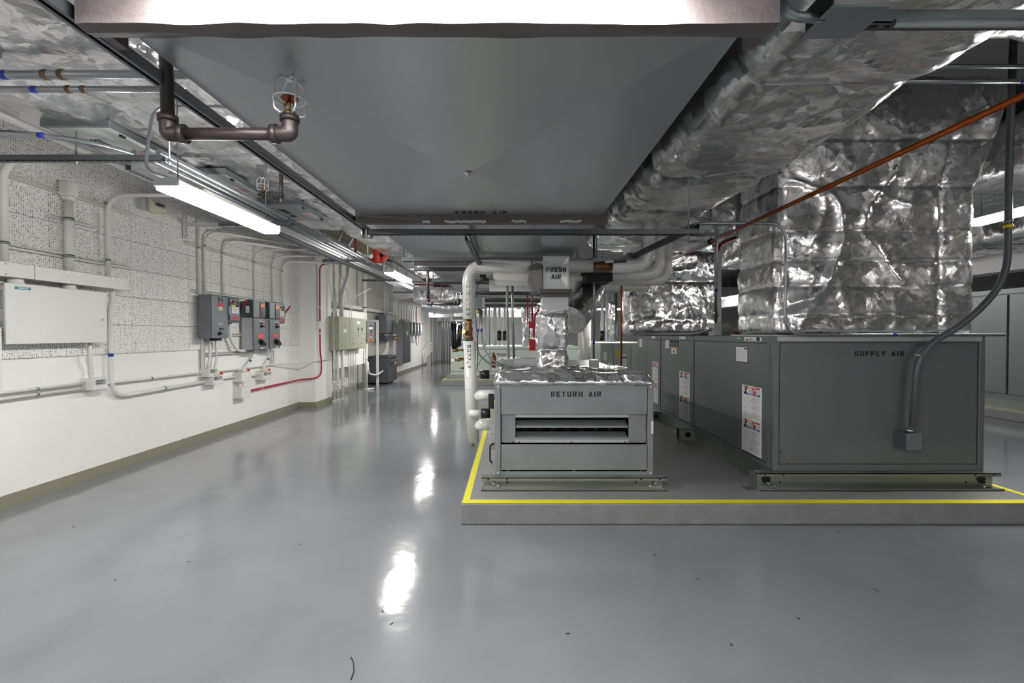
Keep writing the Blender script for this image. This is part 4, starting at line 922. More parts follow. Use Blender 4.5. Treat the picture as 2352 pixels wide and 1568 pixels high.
# sprinklers
def sprinkler(label, drop, corner, end, head=None, rr=.019):
    """threaded iron drop, elbow, arm, elbow and a caged upright head"""
    t_ = thing('sprinkler', label, 'sprinkler', end); d, c, e = Vector(drop), Vector(corner), Vector(end)
    obj('drop_pipe', MB().cyl(d, c + (d - c).normalized() * .03, rr, 16), IRON, t_); obj('arm_pipe', MB().cyl(c + (e - c).normalized() * .03, e - (e - c).normalized() * .02, rr * .95, 16), IRON, t_)
    for p, q, s_ in ((c, d, e), (e, e + Vector((0, 0, .1)), c)):
        u = (q - p).normalized(); v_ = (s_ - p).normalized(); k = rr * 2.3
        mb = MB().tube([p + u * k, p + u * k * .5, p, p + v_ * k * .5, p + v_ * k], rr * 1.25, 16, rr * 1.8)
        for w_ in (u, v_): mb.cyl(p + w_ * k * .85, p + w_ * k * 1.25, rr * 1.5, 16)
        obj('elbow', mb, IRON, t_)
    b = e + Vector((0, 0, rr * 2.9))
    mb = MB().cyl(b, b + Vector((0, 0, .014)), .014, 6); mb.cyl(b, b + Vector((0, 0, .008)), .02, 12)
    for s_ in (-1, 1): mb.tube([b + Vector((.012 * s_, 0, .012)), b + Vector((.016 * s_, 0, .03)), b + Vector((0, 0, .052))], .0028, 6)
    mb.cyl(b + Vector((0, 0, .02)), b + Vector((0, 0, .045)), .003, 6); hd = obj('sprinkler_head', mb, BRASS, t_)
    mb = MB(); mb.cyl(b + Vector((0, 0, .052)), b + Vector((0, 0, .054)), .026, 16); obj('deflector', mb, COPPER, hd)
    mb = MB(); R = .046; z0, z1 = .0, .115
    for k in range(4):
        a = PI / 4 + k * PI / 2; cx, cy = math.cos(a), math.sin(a)
        mb.tube([b + Vector((cx * .014, cy * .014, z0)), b + Vector((cx * R, cy * R, z0 + .012)), b + Vector((cx * R, cy * R, z1 - .02)), b + Vector((cx * R * .5, cy * R * .5, z1)), b + Vector((0, 0, z1 - .004))], .0032, 6, .008)
    mb.tube([b + Vector((R * math.cos(a), R * math.sin(a), .05)) for a in np.linspace(0, 2 * PI, 21)], .0032, 6); mb.cyl(b + Vector((0, 0, z1 - .008)), b + Vector((0, 0, z1)), .010, 10)
    obj('wire_cage', mb, CAGE, t_); return t_
sprinkler('caged sprinkler on an iron arm under the near fresh air duct', (-1.075, 1.47, 2.95), (-1.06, 1.47, 2.118), (-.685, 1.47, 2.118))
sprinkler('small iron sprinkler under the foil duct beyond the near strip light', (-1.92, 3.96, 2.9), (-1.92, 3.96, 2.62), (-2.2, 4.2, 2.72), rr=.016)
sprinkler('distant caged sprinkler on an iron arm under the far duct', (-1.42, 8.0, 3.0), (-1.42, 8.0, 2.02), (-.9, 8.0, 2.02), rr=.026)
# red alarm valve
rv = thing('alarm_valve', 'bright red fire valve assembly under the ceiling past the column', 'valve', P(868, 600, Y=8.9)); Y_ = 8.9
q = lambda x, y, Y=Y_: P(x, y, Y=Y)
obj('body', MB().tube([q(867, 572), q(866, 580), q(868, 590), q(868, 603)], [.06, .075, .075, .05], 14), REDO, rv, 0)
obj('flange', MB().cyl(q(867, 574), q(867, 577), .10, 14), REDO, rv); obj('branch', MB().cyl(q(872, 584), q(882, 592), .05, 12), DARK, rv); obj('branch_flange', MB().cyl(q(880, 590), q(886, 596), .075, 12), REDO, rv)
obj('lower_flange', MB().tube([q(868, 592), q(868, 603)], [.05, .07], 12), REDO, rv); obj('tail_pipe', MB().tube([q(868, 596), q(850, 596, 9.4), q(815, 594, 9.9)], .045, 12), REDO, rv)
obj('grey_riser', MB().cyl(q(882, 600), q(882, 626), .028, 10), GREYL2, rv); obj('gauge', MB().cyl(q(852, 589, 9.1), q(852, 589, 9.0), .04, 12), CHROME, rv)
run('red_conduit', 'thin dark red pipe dropping from the ceiling behind the slanting conduits', 'pipe', [(-3.1, 9.4, 3.9), (-3.1, 9.4, 2.95)], .022, RED)
run('red_conduit', 'horizontal red conduit across the head of the far foil cross duct', 'conduit', [(-2.15, 10.4, 2.59), (-.9, 10.4, 2.60)], .014, RED)
run('overhead_conduit', 'grey conduit just above the red conduit at the far cross duct', 'conduit', [(-2.2, 10.2, 2.63), (-1.0, 10.2, 2.63)], .016, EMT)

# ------------------------------------------------------------------ recess beyond the column
op = thing('control_cabinet', 'large olive control cabinet on the recess wall with round ports', 'electrical panel', (-3.9, 11.5, 1.14))
obj('box', B(-4.12, -3.86, 10.5, 12.48, 1.145, 1.905), OLIVE, op, .004)
for a, b, c, d in ((10.51, 11.24, 1.15, 1.9), (11.25, 12.47, 1.53, 1.9), (11.25, 12.47, 1.15, 1.52)): obj('door', B(-3.86, -3.845, a + .004, b - .004, c + .004, d - .004), OLIVE, op, .003)
mb = B(-3.845, -3.843, 11.75, 11.98, 1.76, 1.83); obj('red_white_label', mb, [WHITEL], op)
for y in (11.85, 12.15): mb = MB(); mb.cyl((-3.845, y, 1.63), (-3.838, y, 1.63), .05, 16); obj('port', mb, GREYD, op)
for y, z, r in ((11.45, 1.38, .02), (11.45, 1.28, .02), (11.85, 1.47, .02), (11.65, 1.3, .012), (12.1, 1.28, .012), (12.42, 1.36, .015)): obj('knockout', MB().cyl((-3.845, y, z), (-3.838, y, z), r, 12), GREYD, op)
mb = B(-3.845, -3.8435, 10.8, 11.0, 1.55, 1.66); mb.box(-3.844, -3.8425, 10.8, 11.0, 1.63, 1.66, 1); obj('warning_label', mb, [WHITEL, ORNG], op)
mb = B(-4.2, -4.03, 10.70, 10.86, 1.13, 1.92); single('side_enclosure', 'narrow dark olive box at the left of the large olive cabinet', 'enclosure', mb, GREYD, None, .004)
single('backing_board', 'white plywood backing board behind the olive cabinet', 'board', B(-4.06, -4.035, 10.72, 13.2, .71, 2.1), WALL)
st = thing('starter_box', 'narrow grey starter box with orange label right of the olive cabinet', 'electrical enclosure', (-3.9, 12.7, 1.3))
obj('box', B(-4.02, -3.88, 12.62, 13.0, 1.29, 1.87), OLIVE, st, .004); sd = obj('door', B(-3.88, -3.86, 12.63, 13.3, 1.30, 1.86), GREY, st, .004)
bits(sd, -3.86, [(12.8, 13.1, 1.72, 1.75, INK, []), (12.78, 13.12, 1.64, 1.70, WHITEL, [(.1, .9, 0, .1)]), (12.85, 13.05, 1.47, 1.52, REDL, []), (12.88, 13.02, 1.42, 1.44, WHITEL, []), (12.72, 13.22, 1.33, 1.39, ORNG, [(.2, .4, .2, .8), (.55, .75, .2, .8)])])
for y in (1.56, 1.6): obj('push_button', MB().cyl((-3.86, 12.95, y), (-3.84, 12.95, y), .018, 10), PLASTIC, sd)
big = run('white_riser', 'thick white insulated pipe standing floor to ceiling in the recess', 'pipe', [(-4.16, 13.35, 0), (-4.16, 13.35, ZC)], .066, WPIPE, 0, [(0, .55)], sm=RED)
for k, (x, y, r, zt_, l) in enumerate(((-3.95, 10.52, .022, 2.9, 'leftmost white conduit standing on the floor by the column'), (-3.93, 10.68, .028, 1.145, 'second floor-standing white conduit under the olive cabinet'), (-3.91, 10.92, .038, 1.145, 'thickest white conduit standing under the olive cabinet'))):
    t_ = run('floor_conduit', l, 'conduit', [(x, y, 0), (x, y, zt_)], r, WCON, 0, [], couplings=[(0, .3 if k else .15)]); mb = MB()
    mb.cyl((x - .04, y - .05, .03), (x + .05, y - .05, .03), .014, 8); mb.box(x - .03, x + .03, y - .06, y + .03, 0, .02); obj('floor_fitting', mb, WCON, t_)
for k in range(5): run('floor_conduit', ['first', 'second', 'third', 'fourth', 'last'][k] + ' of five thin white conduits rising from the floor to the olive cabinet', 'conduit', [(-3.97, 11.52 + .13 * k, 0), (-3.97, 11.52 + .13 * k, 1.15)], .013, WCON, 0, [], couplings=[(0, .28)], group='thin floor conduits')
t_ = run('floor_conduit', 'white conduit dropping from the starter box to the floor', 'conduit', [(-3.95, 12.85, 1.3), (-3.95, 12.85, 0)], .032, WCON, 0, [], couplings=[(0, .35)]); mb = MB(); mb.cyl((-4.05, 12.85, .03), (-3.75, 12.85, .03), .02, 8); mb.box(-3.98, -3.85, 12.75, 12.95, 0, .02); obj('floor_fitting', mb, WCON, t_)
run('flexible_conduit', 'white flexible conduit looping from the starter drop into the transformer', 'conduit', [(-3.93, 12.9, .75), (-3.93, 12.95, .42), (-3.88, 13.6, .33), (-3.86, 14.17, .42)], .026, WCON, .3)
for k, (x, l) in enumerate(((772, 'bent white conduit above the olive cabinet, left'), (784, 'thick white conduit rising from the olive cabinet to the ceiling'), (781, 'ribbed white conduit over the olive cabinet'), (802, 'thin white conduit over the middle of the olive cabinet, left one'), (807, 'thin white conduit over the middle of the olive cabinet, right one'))):
    Yk = [10.75, 10.95, 11.15, 11.75, 11.9][k]; xx = P(x, 700, Y=Yk).x; r = [.018, .045, .034, .012, .012][k]
    pts_ = [[(xx, Yk, 1.9), (xx, Yk, 2.45), (xx, Yk - .15, 2.65), (xx, Yk - .15, 3.6)], [(xx, Yk, 1.9), (xx, Yk, 2.4), (xx + .05, Yk + .3, 2.9), (xx + .05, Yk + .3, 4)], [(xx, Yk, 1.9), (xx, Yk, 2.5), (xx, Yk + .05, 4)],
            [(xx, Yk, 1.9), (xx, Yk, 2.45), (xx + .1, Yk - .8, 2.9)], [(xx, Yk, 1.9), (xx, Yk, 2.4), (xx + .3, Yk + .6, 2.72)]][k]
    run('white_conduit', l, 'conduit', pts_, r, WCON, .15)
run('horizontal_pipe', 'white painted pipe running along the upper wall of the recess', 'pipe', [(-4.25, 11.1, 2.22), (-4.25, 17.0, 2.26), (-4.2, 17.2, 2.2), (-4.2, 17.2, 1.9)], .06, WCON, .25)
tr = thing('transformer', 'dark grey floor-standing transformer with vented hood beside the recess', 'transformer', (-3.95, 14.7, 0))
obj('case', B(-4.3, -3.72, 14.2, 15.3, .05, .80), GREYD, tr, .006); obj('hood', B(-4.32, -3.70, 14.18, 15.32, .80, .85), GREYD, tr, .01); obj('vent', B(-3.72, -3.715, 14.35, 15.2, .72, .78), BLACK, tr); obj('louvre', MB().poly([(-3.72, 14.3, .74), (-3.66, 14.3, .70), (-3.66, 14.3, .66), (-3.72, 14.3, .66)], (0, .95, 0)), GREYD, tr)
obj('label_plate', B(-3.715, -3.712, 14.62, 14.86, .5, .62), BRONZE, tr); obj('label_plate', B(-3.712, -3.709, 15.0, 15.15, .56, .67), WHITEL, tr); obj('foot', B(-4.25, -3.8, 14.3, 14.4, 0, .05), BLACK, tr); obj('foot', B(-4.25, -3.8, 15.0, 15.1, 0, .05), BLACK, tr)
mb = MB(); mb.bar((-4.2, 13.9, 1.9), (-3.95, 13.9, 1.9), .05, .05); mb.bar((-3.95, 13.9, 1.92), (-3.95, 13.9, 0), .06, .06, 0, (0, 1, 0)); single('support_frame', 'white strut frame standing behind the transformer', 'strut channel', mb, WCON)
ds_ = thing('disconnect_switch', 'blue-grey disconnect above the transformer fed by two white conduits', 'electrical enclosure', (-4, 15.6, 1.5))
obj('box', B(-4.25, -4.02, 15.1, 15.75, 1.54, 2.14), GREY, ds_, .004); obj('door', B(-4.02, -4.0, 15.12, 15.74, 1.56, 2.12), GREY, ds_, .004); obj('red_sticker', B(-4.0, -3.998, 15.5, 15.6, 1.6, 1.64), REDL, ds_)
st = thing('starter_box', 'narrow dark box with pilot lamps right of the blue-grey disconnect', 'electrical enclosure', (-4, 16, 1.5))
obj('box', B(-4.25, -4.0, 15.85, 16.4, 1.52, 1.98), GREYD, st, .004)
for z in (1.62, 1.7, 1.78): obj('pilot_lamp', MB().cyl((-4.0, 16.1, z), (-3.98, 16.1, z), .025, 8), WHITEL, st)
tg = single('wire_trough', 'dark grey wire trough with orange sticker over the transformer', 'wireway', B(-4.25, -3.99, 15.0, 16.6, 1.30, 1.46), GREYD, None, .003); obj('orange_sticker', B(-3.99, -3.987, 16.1, 16.45, 1.34, 1.42), ORNG, tg)
for k in range(2): run('white_conduit', ['left', 'right'][k] + ' white conduit entering the top of the blue-grey disconnect', 'conduit', [(-4.1, 15.25 + .32 * k, 2.1), (-4.1, 15.25 + .32 * k, 3.4)], .038, WCON)
run('flexible_conduit', 'thick white conduit from the wire trough down behind the transformer', 'conduit', [(-4.1, 15.5, 1.3), (-4.1, 15.45, 1.0), (-4.15, 15.2, .8)], .07, WCON, .1)
tp = thing('panelboard_cabinet', 'tall dark grey panel board on the far left wall', 'electrical panel', (-4.1, 18, .4))
obj('tub', B(-4.255, -4.0, 17.4, 18.6, .42, 2.05), GREYL2, tp, .004); obj('door', B(-4.0, -3.98, 17.42, 18.58, .75, 2.04), GREYD, tp, .004); obj('lower_cover', B(-4.0, -3.98, 17.42, 18.58, .43, .74), GREYD, tp, .004); obj('warning_label', B(-3.98, -3.977, 17.9, 18.1, 1.48, 1.62), WHITEL, tp)
for k in range(4):
    y = 18.85 + .62 * k
    d_ = thing('safety_switch', ['first', 'second', 'third', 'last'][k] + ' of four small grey switches beyond the tall dark panel', 'electrical enclosure', (-4.1, y, 1.45), 'four small safety switches')
    obj('box', B(-4.26, -4.02, y, y + .34, 1.46, 2.0), GREYD, d_, .004); obj('door', B(-4.02, -4.0, y + .02, y + .33, 1.48, 1.98), GREYL2, d_, .004); obj('lever', MB().bar((-4.05, y + .36, 1.9), (-3.95, y + .38, 1.99), .04, .03), RED, d_)
    obj('label_plate', B(-4.0, -3.998, y + .1, y + .25, 1.65, 1.9), WHITEL, d_)
    obj('drop_fitting', MB().tube([(-4.12, y + .15, 1.46), (-4.12, y + .15, 1.2), (-4.05, y + .15, 1.15)], .03, 8, .04), WCON, d_)
for k in range(9):
    y = 17.3 + .45 * k
    run('white_conduit', ['first', 'second', 'third', 'fourth', 'fifth', 'sixth', 'seventh', 'eighth', 'last'][k] + ' of the curved conduits dropping to the far panels', 'conduit', [(-4.14, y, 2.0), (-4.14, y, 2.72), (-3.2, y - .8, 2.8)], .024, WCON, .3, group='curved conduits above the far panels')
run('red_conduit', 'red conduit dropping among the far safety switches', 'conduit', [(-4.1, 20.3, 2.9), (-4.1, 20.3, 1.1), (-4.0, 20.0, 1.05)], .02, RED, .08)
for k in range(4): run('corner_pipe', ['first', 'second', 'third', 'last'][k] + ' of the grey pipes standing in the far left corner', 'pipe', [(-3.98 + .09 * k, 23.4, 0), (-3.98 + .09 * k, 23.4, 3.6)], .03, GREYL2, group='grey corner pipes')
for k in range(4): run('corner_conduit', ['lowest', 'second lowest', 'second highest', 'highest'][k] + ' of the offset conduits at the far left corner', 'conduit', [(-4.2, 22.3 + .0 * k, .05), (-4.2, 22.3, .3 + .13 * k), (-3.9, 23.3, .75 + .13 * k)], .028, WCON, .1, group='offset corner conduits')
for k, x in enumerate((1015, 1020, 1027, 1033)): xx = P(x, 760, Y=24.5).x; run('standing_pipe', ['first', 'second', 'third', 'last'][k] + ' of the slim grey pipes before the far wall door', 'pipe', [(xx, 24.5, 0), (xx, 24.5, 3.6)], .03, EMT, group='slim pipes before the far wall')

# ------------------------------------------------------------------ right side: foil ducts and plenums
rd = foil_box('insulated_duct', .98, 1.86, .2, 6.3, 2.60, 3.5, FOIL, None, .028, .16, .05, 11, [(1, [.9, 2.15, 3.4, 4.3, 5.2])], .03, (1, 1.2, 1))
tag(rd, 'big sagging foil-wrapped duct running lengthwise right of the galvanised duct', 'duct')
rr_ = foil_box('insulated_duct', 1.9, 6.2, 1.5, 3.2, 3.42, 4.0, FOIL, None, .04, .12, .05, 12, [(0, [2.6, 3.6, 4.6])], .04); tag(rr_, 'foil-wrapped duct crossing high at the upper right corner', 'duct')
cx_ = foil_box('insulated_duct', 1.5, 2.9, 6.1, 7.4, 2.78, 3.5, FOIL, None, .04, .08, .05, 13, [(0, [2.2])], .03); tag(cx_, 'foil-wrapped duct crossing behind the copper pipe clamp', 'duct')
def _flare(p):
    t_ = np.clip((p[:, 2] - 2.75) / .9, 0, 1); k = (p[:, 0] - 2.3) / 1.75
    p = p.copy(); p[:, 0] += t_ * (.30 * k - .0) * (k > .5); return p
pl = thing('foil_plenum', 'huge crinkled foil-wrapped plenum standing on the SUPPLY AIR unit', 'plenum', (3.2, 4.1, 1.49))
foil_box('foil_wrap', 2.30, 4.05, 4.13, 4.82, 1.495, 3.75, FOIL, pl, .018, .07, .045, 14, [(2, [1.68, 1.92, 2.14, 2.40, 2.79, 3.2]), (0, [3.72])], .012, (1, 1, 1), taper=_flare)
obj('red_tag', MB().cyl((2.288, 4.5, 2.04), (2.275, 4.5, 2.04), .014, 10), REDL, pl)
mb = MB(); mb.box(2.27, 2.31, 4.125, 4.9, 1.487, 1.5); mb.box(2.27, 4.1, 4.1, 4.14, 1.487, 1.497); obj('base_flange', mb, BRIGHT, pl)
p2_ = foil_box('foil_plenum', 1.98, 3.50, 8.0, 8.6, 1.495, 3.1, FOIL, None, .03, .10, .05, 15, [(2, [1.75, 2.4, 2.9])], .03); tag(p2_, 'second foil-wrapped plenum farther back on the same long unit', 'plenum')
obj('corner_wrap', B(2.9, 3.6, 7.93, 7.97, 3.02, 3.07), GREYL2, None) if 0 else None
fa = foil_box('insulated_duct', 5.2, 6.6, 4.6, 12, 3.15, 3.8, FOIL, None, .05, .1, .05, 16, [(1, [5.6, 6.8, 8])], .04); tag(fa, 'foil-wrapped duct beyond the plenum above the right strip light', 'duct')
fb = foil_box('insulated_duct', 7.3, 8.5, 4.6, 14, 2.9, 3.45, FOIL, None, .05, .1, .05, 17, [(1, [6, 7.4, 9])], .04); tag(fb, 'foil-wrapped duct low behind the right strip light near the white beam', 'duct')
single('red_strobe', 'red fire strobe edge showing beside the tall foil plenum', 'alarm', B(4.10, 4.16, 4.55, 4.7, 2.10, 2.29), RED, None, .004)

run('copper_pipe', 'long copper pipe running overhead past the tall foil plenum', 'pipe', [(1.98, 1.2, 2.425), (1.98, 6.6, 2.425)], .0145, COPPER, 0)
cl = thing('pipe_clamp', 'black rubber clamp on a rod holding the copper pipe', 'pipe clamp', (1.98, 4.74, 2.425)); obj('clamp', MB().cyl((1.98, 4.71, 2.425), (1.98, 4.76, 2.425), .03, 14), BLACK, cl); obj('threaded_rod', MB().cyl((1.98, 4.735, 2.45), (1.98, 4.735, 2.78), .006, 8), EMT, cl)
# steel conduits around the supply unit
run('steel_conduit', 'thick dark flexible conduit curving down to the box on the SUPPLY AIR panel', 'conduit', [(4.05, 3.86, 3.9), (4.05, 3.88, 3.0), (4.05, 3.88, 1.95), (3.78, 3.93, 1.60), (3.42, 3.98, 1.38), (3.39, 4.0, .72)], [.026] * 99 if 0 else .026, mat('liquidtight_conduit', '54575c', .4, .1), .3, [(4, .08), (1, .55)], [], [])
obj('end_box', B(3.335, 3.44, 3.98, 4.09, .53, .665), GREYD, single('conduit_box', 'small grey box at the end of the conduit on the SUPPLY AIR panel', 'junction box', B(3.34, 3.445, 4.0, 4.1, .53, .665), GREYD, None, .003)) if 0 else None
bx_ = thing('junction_box', 'small dark box with cover low on the SUPPLY AIR panel', 'junction box', (3.39, 4.05, .53))
obj('box', B(3.32, 3.445, 3.975, 4.105, .53, .665), GREYD, bx_, .002); obj('cover', B(3.318, 3.447, 3.968, 3.976, .528, .667), GREY, bx_, .002); obj('connector', MB().cyl((3.39, 4.02, .665), (3.39, 4.02, .70), .03, 14), CHROME, bx_)
run('steel_conduit', 'steel conduit looping from the strut over the foil and down onto the unit top', 'conduit', [(1.35, 4.6, 2.33), (1.50, 4.02, 2.44), (2.32, 4.02, 2.44), (2.32, 4.03, 1.50), (4.2, 4.04, 1.497)], .0125, EMT, .16, [(4 - 1, .25), (3, .7)], [(3, .5)])
run('steel_conduit', 'upright steel conduit rising between the plenums to the foil duct', 'conduit', [(2.28, 5.3, 1.62), (2.28, 5.3, 2.75), (1.9, 5.3, 2.84)], .016, EMT, .15, [], [(0, .33)])
cb_ = thing('junction_box', 'grey box on the unit roof between the two foil plenums', 'junction box', (2.28, 5.35, 1.49)); obj('box', B(2.24, 2.42, 5.25, 5.4, 1.488, 1.63), ZINC, cb_, .003); obj('cover', B(2.235, 2.32, 5.24, 5.25, 1.49, 1.628), GREYL, cb_)
run('steel_conduit', 'flexible conduit pair lying on the unit roof behind the grey box', 'conduit', [(2.42, 5.3, 1.56), (2.9, 5.25, 1.515)], .02, GREYL2)
run('steel_conduit', 'steel conduit along the unit roof edge running back from the grey box', 'conduit', [(2.24, 5.3, 1.56), (2.2, 5.7, 1.51), (2.2, 8.9, 1.51)], .014, EMT, .2, [], [(1, .5)])
for k, (z, l) in enumerate(((3.53, 'upper steel conduit crossing in front of the plenum top'), (3.45, 'lower steel conduit crossing in front of the plenum top'))):
    run('steel_conduit', l, 'conduit', [(2.2, 3.62 + .06 * k, z), (5.0, 3.62 + .06 * k, z)], .016, EMT, 0, [], [(0, .62)])
hanger('strut_channel', 'slotted strut crossing under the foil duct at the top right', (1.0, 1.56, 2.525), (3.6, 1.56, 2.525))
run('steel_conduit', 'thick steel conduit running along the top right strut', 'conduit', [(1.22, 1.53, 2.495), (3.6, 1.53, 2.49)], .013, EMT, 0, [(0, .3)])
run('steel_conduit', 'steel conduit curving down into the square box at the top', 'conduit', [(.86, 1.52, 2.75), (.86, 1.52, 2.51), (.99, 1.52, 2.505)], .016, EMT, .1)
jb_ = thing('junction_box', 'square galvanised box hanging under the foil duct at the top of the picture', 'junction box', (1.05, 1.5, 2.5)); obj('box', B(.98, 1.14, 1.46, 1.60, 2.50, 2.58), ZINC, jb_, .003); obj('cover', B(.97, 1.15, 1.45, 1.61, 2.494, 2.50), GALV, jb_, .002)

obj('yellow_tie', MB().cyl((4.05, 3.88, 2.37), (4.05, 3.88, 2.395), .032, 14), YELL, bpy.data.objects['steel_conduit'])
# ------------------------------------------------------------------ centre: white insulated pipes
hw = thing('hot_water_pipe', 'white insulated riser stencilled HOT WATER with elbow and overhead run', 'pipe', (-.42, 4.66, 1.65))
Yp = 4.66; xp = P(1077, 650, Y=Yp).x; zt_ = P(1077, 611, Y=Yp).z
obj('pipe_run', MB().tube([(xp, Yp, P(1077, 733, Y=Yp).z), (xp, Yp, zt_), (.79, Yp, zt_)], .061, 28, .15), WPIPE, hw)
def onpipe(cx_, r, a0):   # wraps lettering round an upright pipe; text reads downwards
    return lambda zc: (lambda a, b: (cx_ + r * math.sin(a0 + b / r), Yp - r * math.cos(a0 + b / r), zc - a))
for text, yc, hgt, sx in (('HOT', 659, .036, 1.1), ('WATER', 698, .036, 1.1)):
    mb = MB(); stencil(mb, text, (0, 0, 0), (1, 0, 0), (0, 1, 0), hgt, sx, 3.4, 0, onpipe(xp, .0618, -.02)(P(1077, yc, Y=Yp).z)); obj('lettering', mb, INK, hw)
for y in (592 + 0,): obj('seam', MB().cyl((xp + .16, Yp, zt_), (xp + .163, Yp, zt_), .0618, 24), WALL, hw)
obj('seam', MB().cyl((.1, Yp, zt_), (.103, Yp, zt_), .0616, 24), GREYL2, hw)
vz0, vz1 = P(1077, 783, Y=Yp).z, P(1077, 733, Y=Yp).z
vv = thing('brass_valve', 'aged bronze balancing valve between the two lengths of the white riser', 'valve', (xp, Yp, vz0))
mb = MB(); mb.tube([(xp, Yp, vz0 - .01), (xp, Yp, vz0 + .03), (xp, Yp, vz0 + .06), (xp, Yp, vz0 + .12), (xp, Yp, vz0 + .16), (xp, Yp, vz1 + .01)], [.04, .04, .034, .038, .028, .03], 14); mb.tube([(xp, Yp, vz0 + .07), (xp - .03, Yp - .05, vz0 + .09)], [.03, .022], 10); obj('body', mb, BRONZE, vv)
obj('union_nut', MB().cyl((xp, Yp, vz1 - .045), (xp, Yp, vz1 - .02), .036, 6), BRASS, vv); obj('hand_knob', MB().cyl((xp - .035, Yp - .055, vz0 + .085), (xp - .045, Yp - .075, vz0 + .09), .02, 10), BRASS, vv); obj('drain_tap', MB().tube([(xp - .02, Yp - .04, vz0 + .03), (xp - .02, Yp - .06, vz0 + .0)], .008, 8), GREEN, vv)
lw = thing('supply_pipe', 'lower white insulated riser stencilled SUPPLY hanging beside the RETURN AIR unit', 'pipe', (xp, Yp, .5))
x2 = P(1086, 1010, Y=Yp).x; zb2 = P(1086, 1014, Y=Yp).z
obj('pipe_run', MB().tube([(xp + .005, Yp, vz0), (x2, Yp, zb2)], .061, 28), WPIPE, lw)
mb = MB(); stencil(mb, 'SUPPLY', (0, 0, 0), (1, 0, 0), (0, 1, 0), .036, 1.05, 2.8, 0, onpipe(xp + .007, .0622, -.02)(P(1077, 818, Y=Yp).z)); obj('lettering', mb, INK, lw)
for py in (868, 893): zc = P(1077, py, Y=Yp).z; obj('seam', MB().cyl((xp + .012, Yp, zc), (xp + .012, Yp, zc + .002), .0615, 24), GREYL2, lw)
mb = MB(); mb.tube([(x2, Yp, zb2), (x2, Yp, zb2 - .03), (x2 + .01, Yp, zb2 - .05)], .010, 8); mb.bar((x2 - .02, Yp, zb2 - .045), (x2 + .01, Yp, zb2 - .03), .01, .008); obj('drain_valve', mb, BRASS, lw)
for l, py, r in (('upper white pipe stub joining the riser to the RETURN AIR unit', 908, .052), ('lower white pipe stub joining the riser to the RETURN AIR unit', 976, .055)):
    z = P(1100, py, Y=Yp).z; run('pipe_stub', l, 'pipe', [(xp + .05, Yp, z), (-.15, Yp, z + .01)], r, WPIPE, 0)
for l, x, y, ww_ in (('black rubber pipe sleeve beside the foil cap, upper', 1115, 860, 22), ('black rubber pipe sleeve at the unit corner, lower', 1117, 949, 22)):
    a, b = P(x - 11, y, Y=4.95 if y < 900 else 4.5), P(x + 9, y, Y=4.95 if y < 900 else 4.5); t_ = thing('pipe_sleeve', l, 'pipe', a)
    obj('sleeve', MB().cyl(a, b, .047, 18), PLASTIC, t_); obj('pipe_run', MB().cyl(a - Vector((.12, 0, 0)), a, .035, 16), WPIPE, t_)
cb_ = thing('control_box', 'small control box with black lever on the left side of the RETURN AIR unit', 'junction box', (-.19, 4.4, .6))
obj('box', B(-.195, -.15, 4.25, 4.45, .60, .80), GREYL2, cb_, .003); obj('black_cover', B(-.21, -.16, 4.2, 4.24, .84, .97), PLASTIC, cb_, .003)
cb_ = thing('control_box', 'lower switch with hanging black handle on the left of the RETURN AIR unit', 'junction box', (-.19, 4.2, .45))
obj('box', B(-.2, -.15, 4.2, 4.4, .48, .60), GREYL2, cb_, .003); obj('handle', MB().tube([(-.16, 4.2, .53), (-.195, 4.19, .52), (-.195, 4.19, .38), (-.175, 4.19, .36)], .008, 8, .02), PLASTIC, cb_)
# overhead white run continues right: valves, then three pipes turning up
hv = thing('ball_valve', 'brown valve with navy blue lever handle on the overhead white pipe', 'valve', (.95, Yp, zt_))
obj('body', MB().tube([(.80, Yp, zt_), (.84, Yp, zt_), (.88, Yp, zt_), (.92, Yp, zt_), (.98, Yp, zt_)], [.035, .038, .05, .045, .04], 14), BRONZE, hv)
obj('handle', MB().bar((.98, Yp - .07, zt_ + .035), (1.1, Yp - .07, zt_ + .038), .02, .026), NAVY, hv); obj('handle_plate', MB().bar((.9, Yp - .065, zt_ + .03), (.99, Yp - .068, zt_ + .036), .012, .022), CHROME, hv)
for k, (y, xr_, xs, z, l) in enumerate(((Yp, 1.335, .98, zt_, 'front white insulated pipe turning up beyond the blue-handled valve'), (5.1, 1.57, -.2, zt_ - .03, 'middle white insulated pipe turning up at the right'), (5.6, 1.82, -.2, zt_ - .03, 'rear white insulated pipe turning up farthest right'))):
    t_ = run('insulated_pipe', l, 'pipe', [(xs, y, z), (xr_, y, z), (xr_, y, 2.66)], .066, WPIPE, .15)
mb = MB(); mb.box(.75, 1.02, 4.8, 5.2, zt_ - .13, zt_ - .05); mb.bar((.70, 4.8, zt_ - .065), (1.0, 4.8, zt_ - .06), .05, .03); single('black_bracket', 'black insulated valve body under the overhead white pipes', 'valve', mb, BLACK)
run('insulated_pipe', 'fourth white insulated pipe lower behind the others', 'pipe', [(-.3, 6.3, zt_ - .02), (1.75, 6.3, zt_ - .02)], .08, WPIPE)
mb = MB(); a = P(1110, 637, Y=5.1); mb.box(a.x - .03, a.x + .035, 5.0, 5.08, a.z - .015, a.z + .02); mb.box(a.x - .0, a.x + .06, 5.0, 5.08, a.z - .05, a.z - .018); single('temperature_sensor', 'small black sensor under the white elbow', 'sensor', mb, PLASTIC)
run('sensor_cable', 'thin black cable hanging from the sensor down behind the riser', 'cable', [P(1110, 640, Y=5), P(1100, 650, Y=5), P(1093, 670, Y=4.95), P(1092, 720, Y=4.95), P(1098, 800, Y=4.9), P(1096, 850, Y=4.9)], .004, BLACK, .05)
ac = thing('valve_actuator', 'blue-grey actuator box beside the white riser', 'actuator', P(1101, 697, Y=4.95))
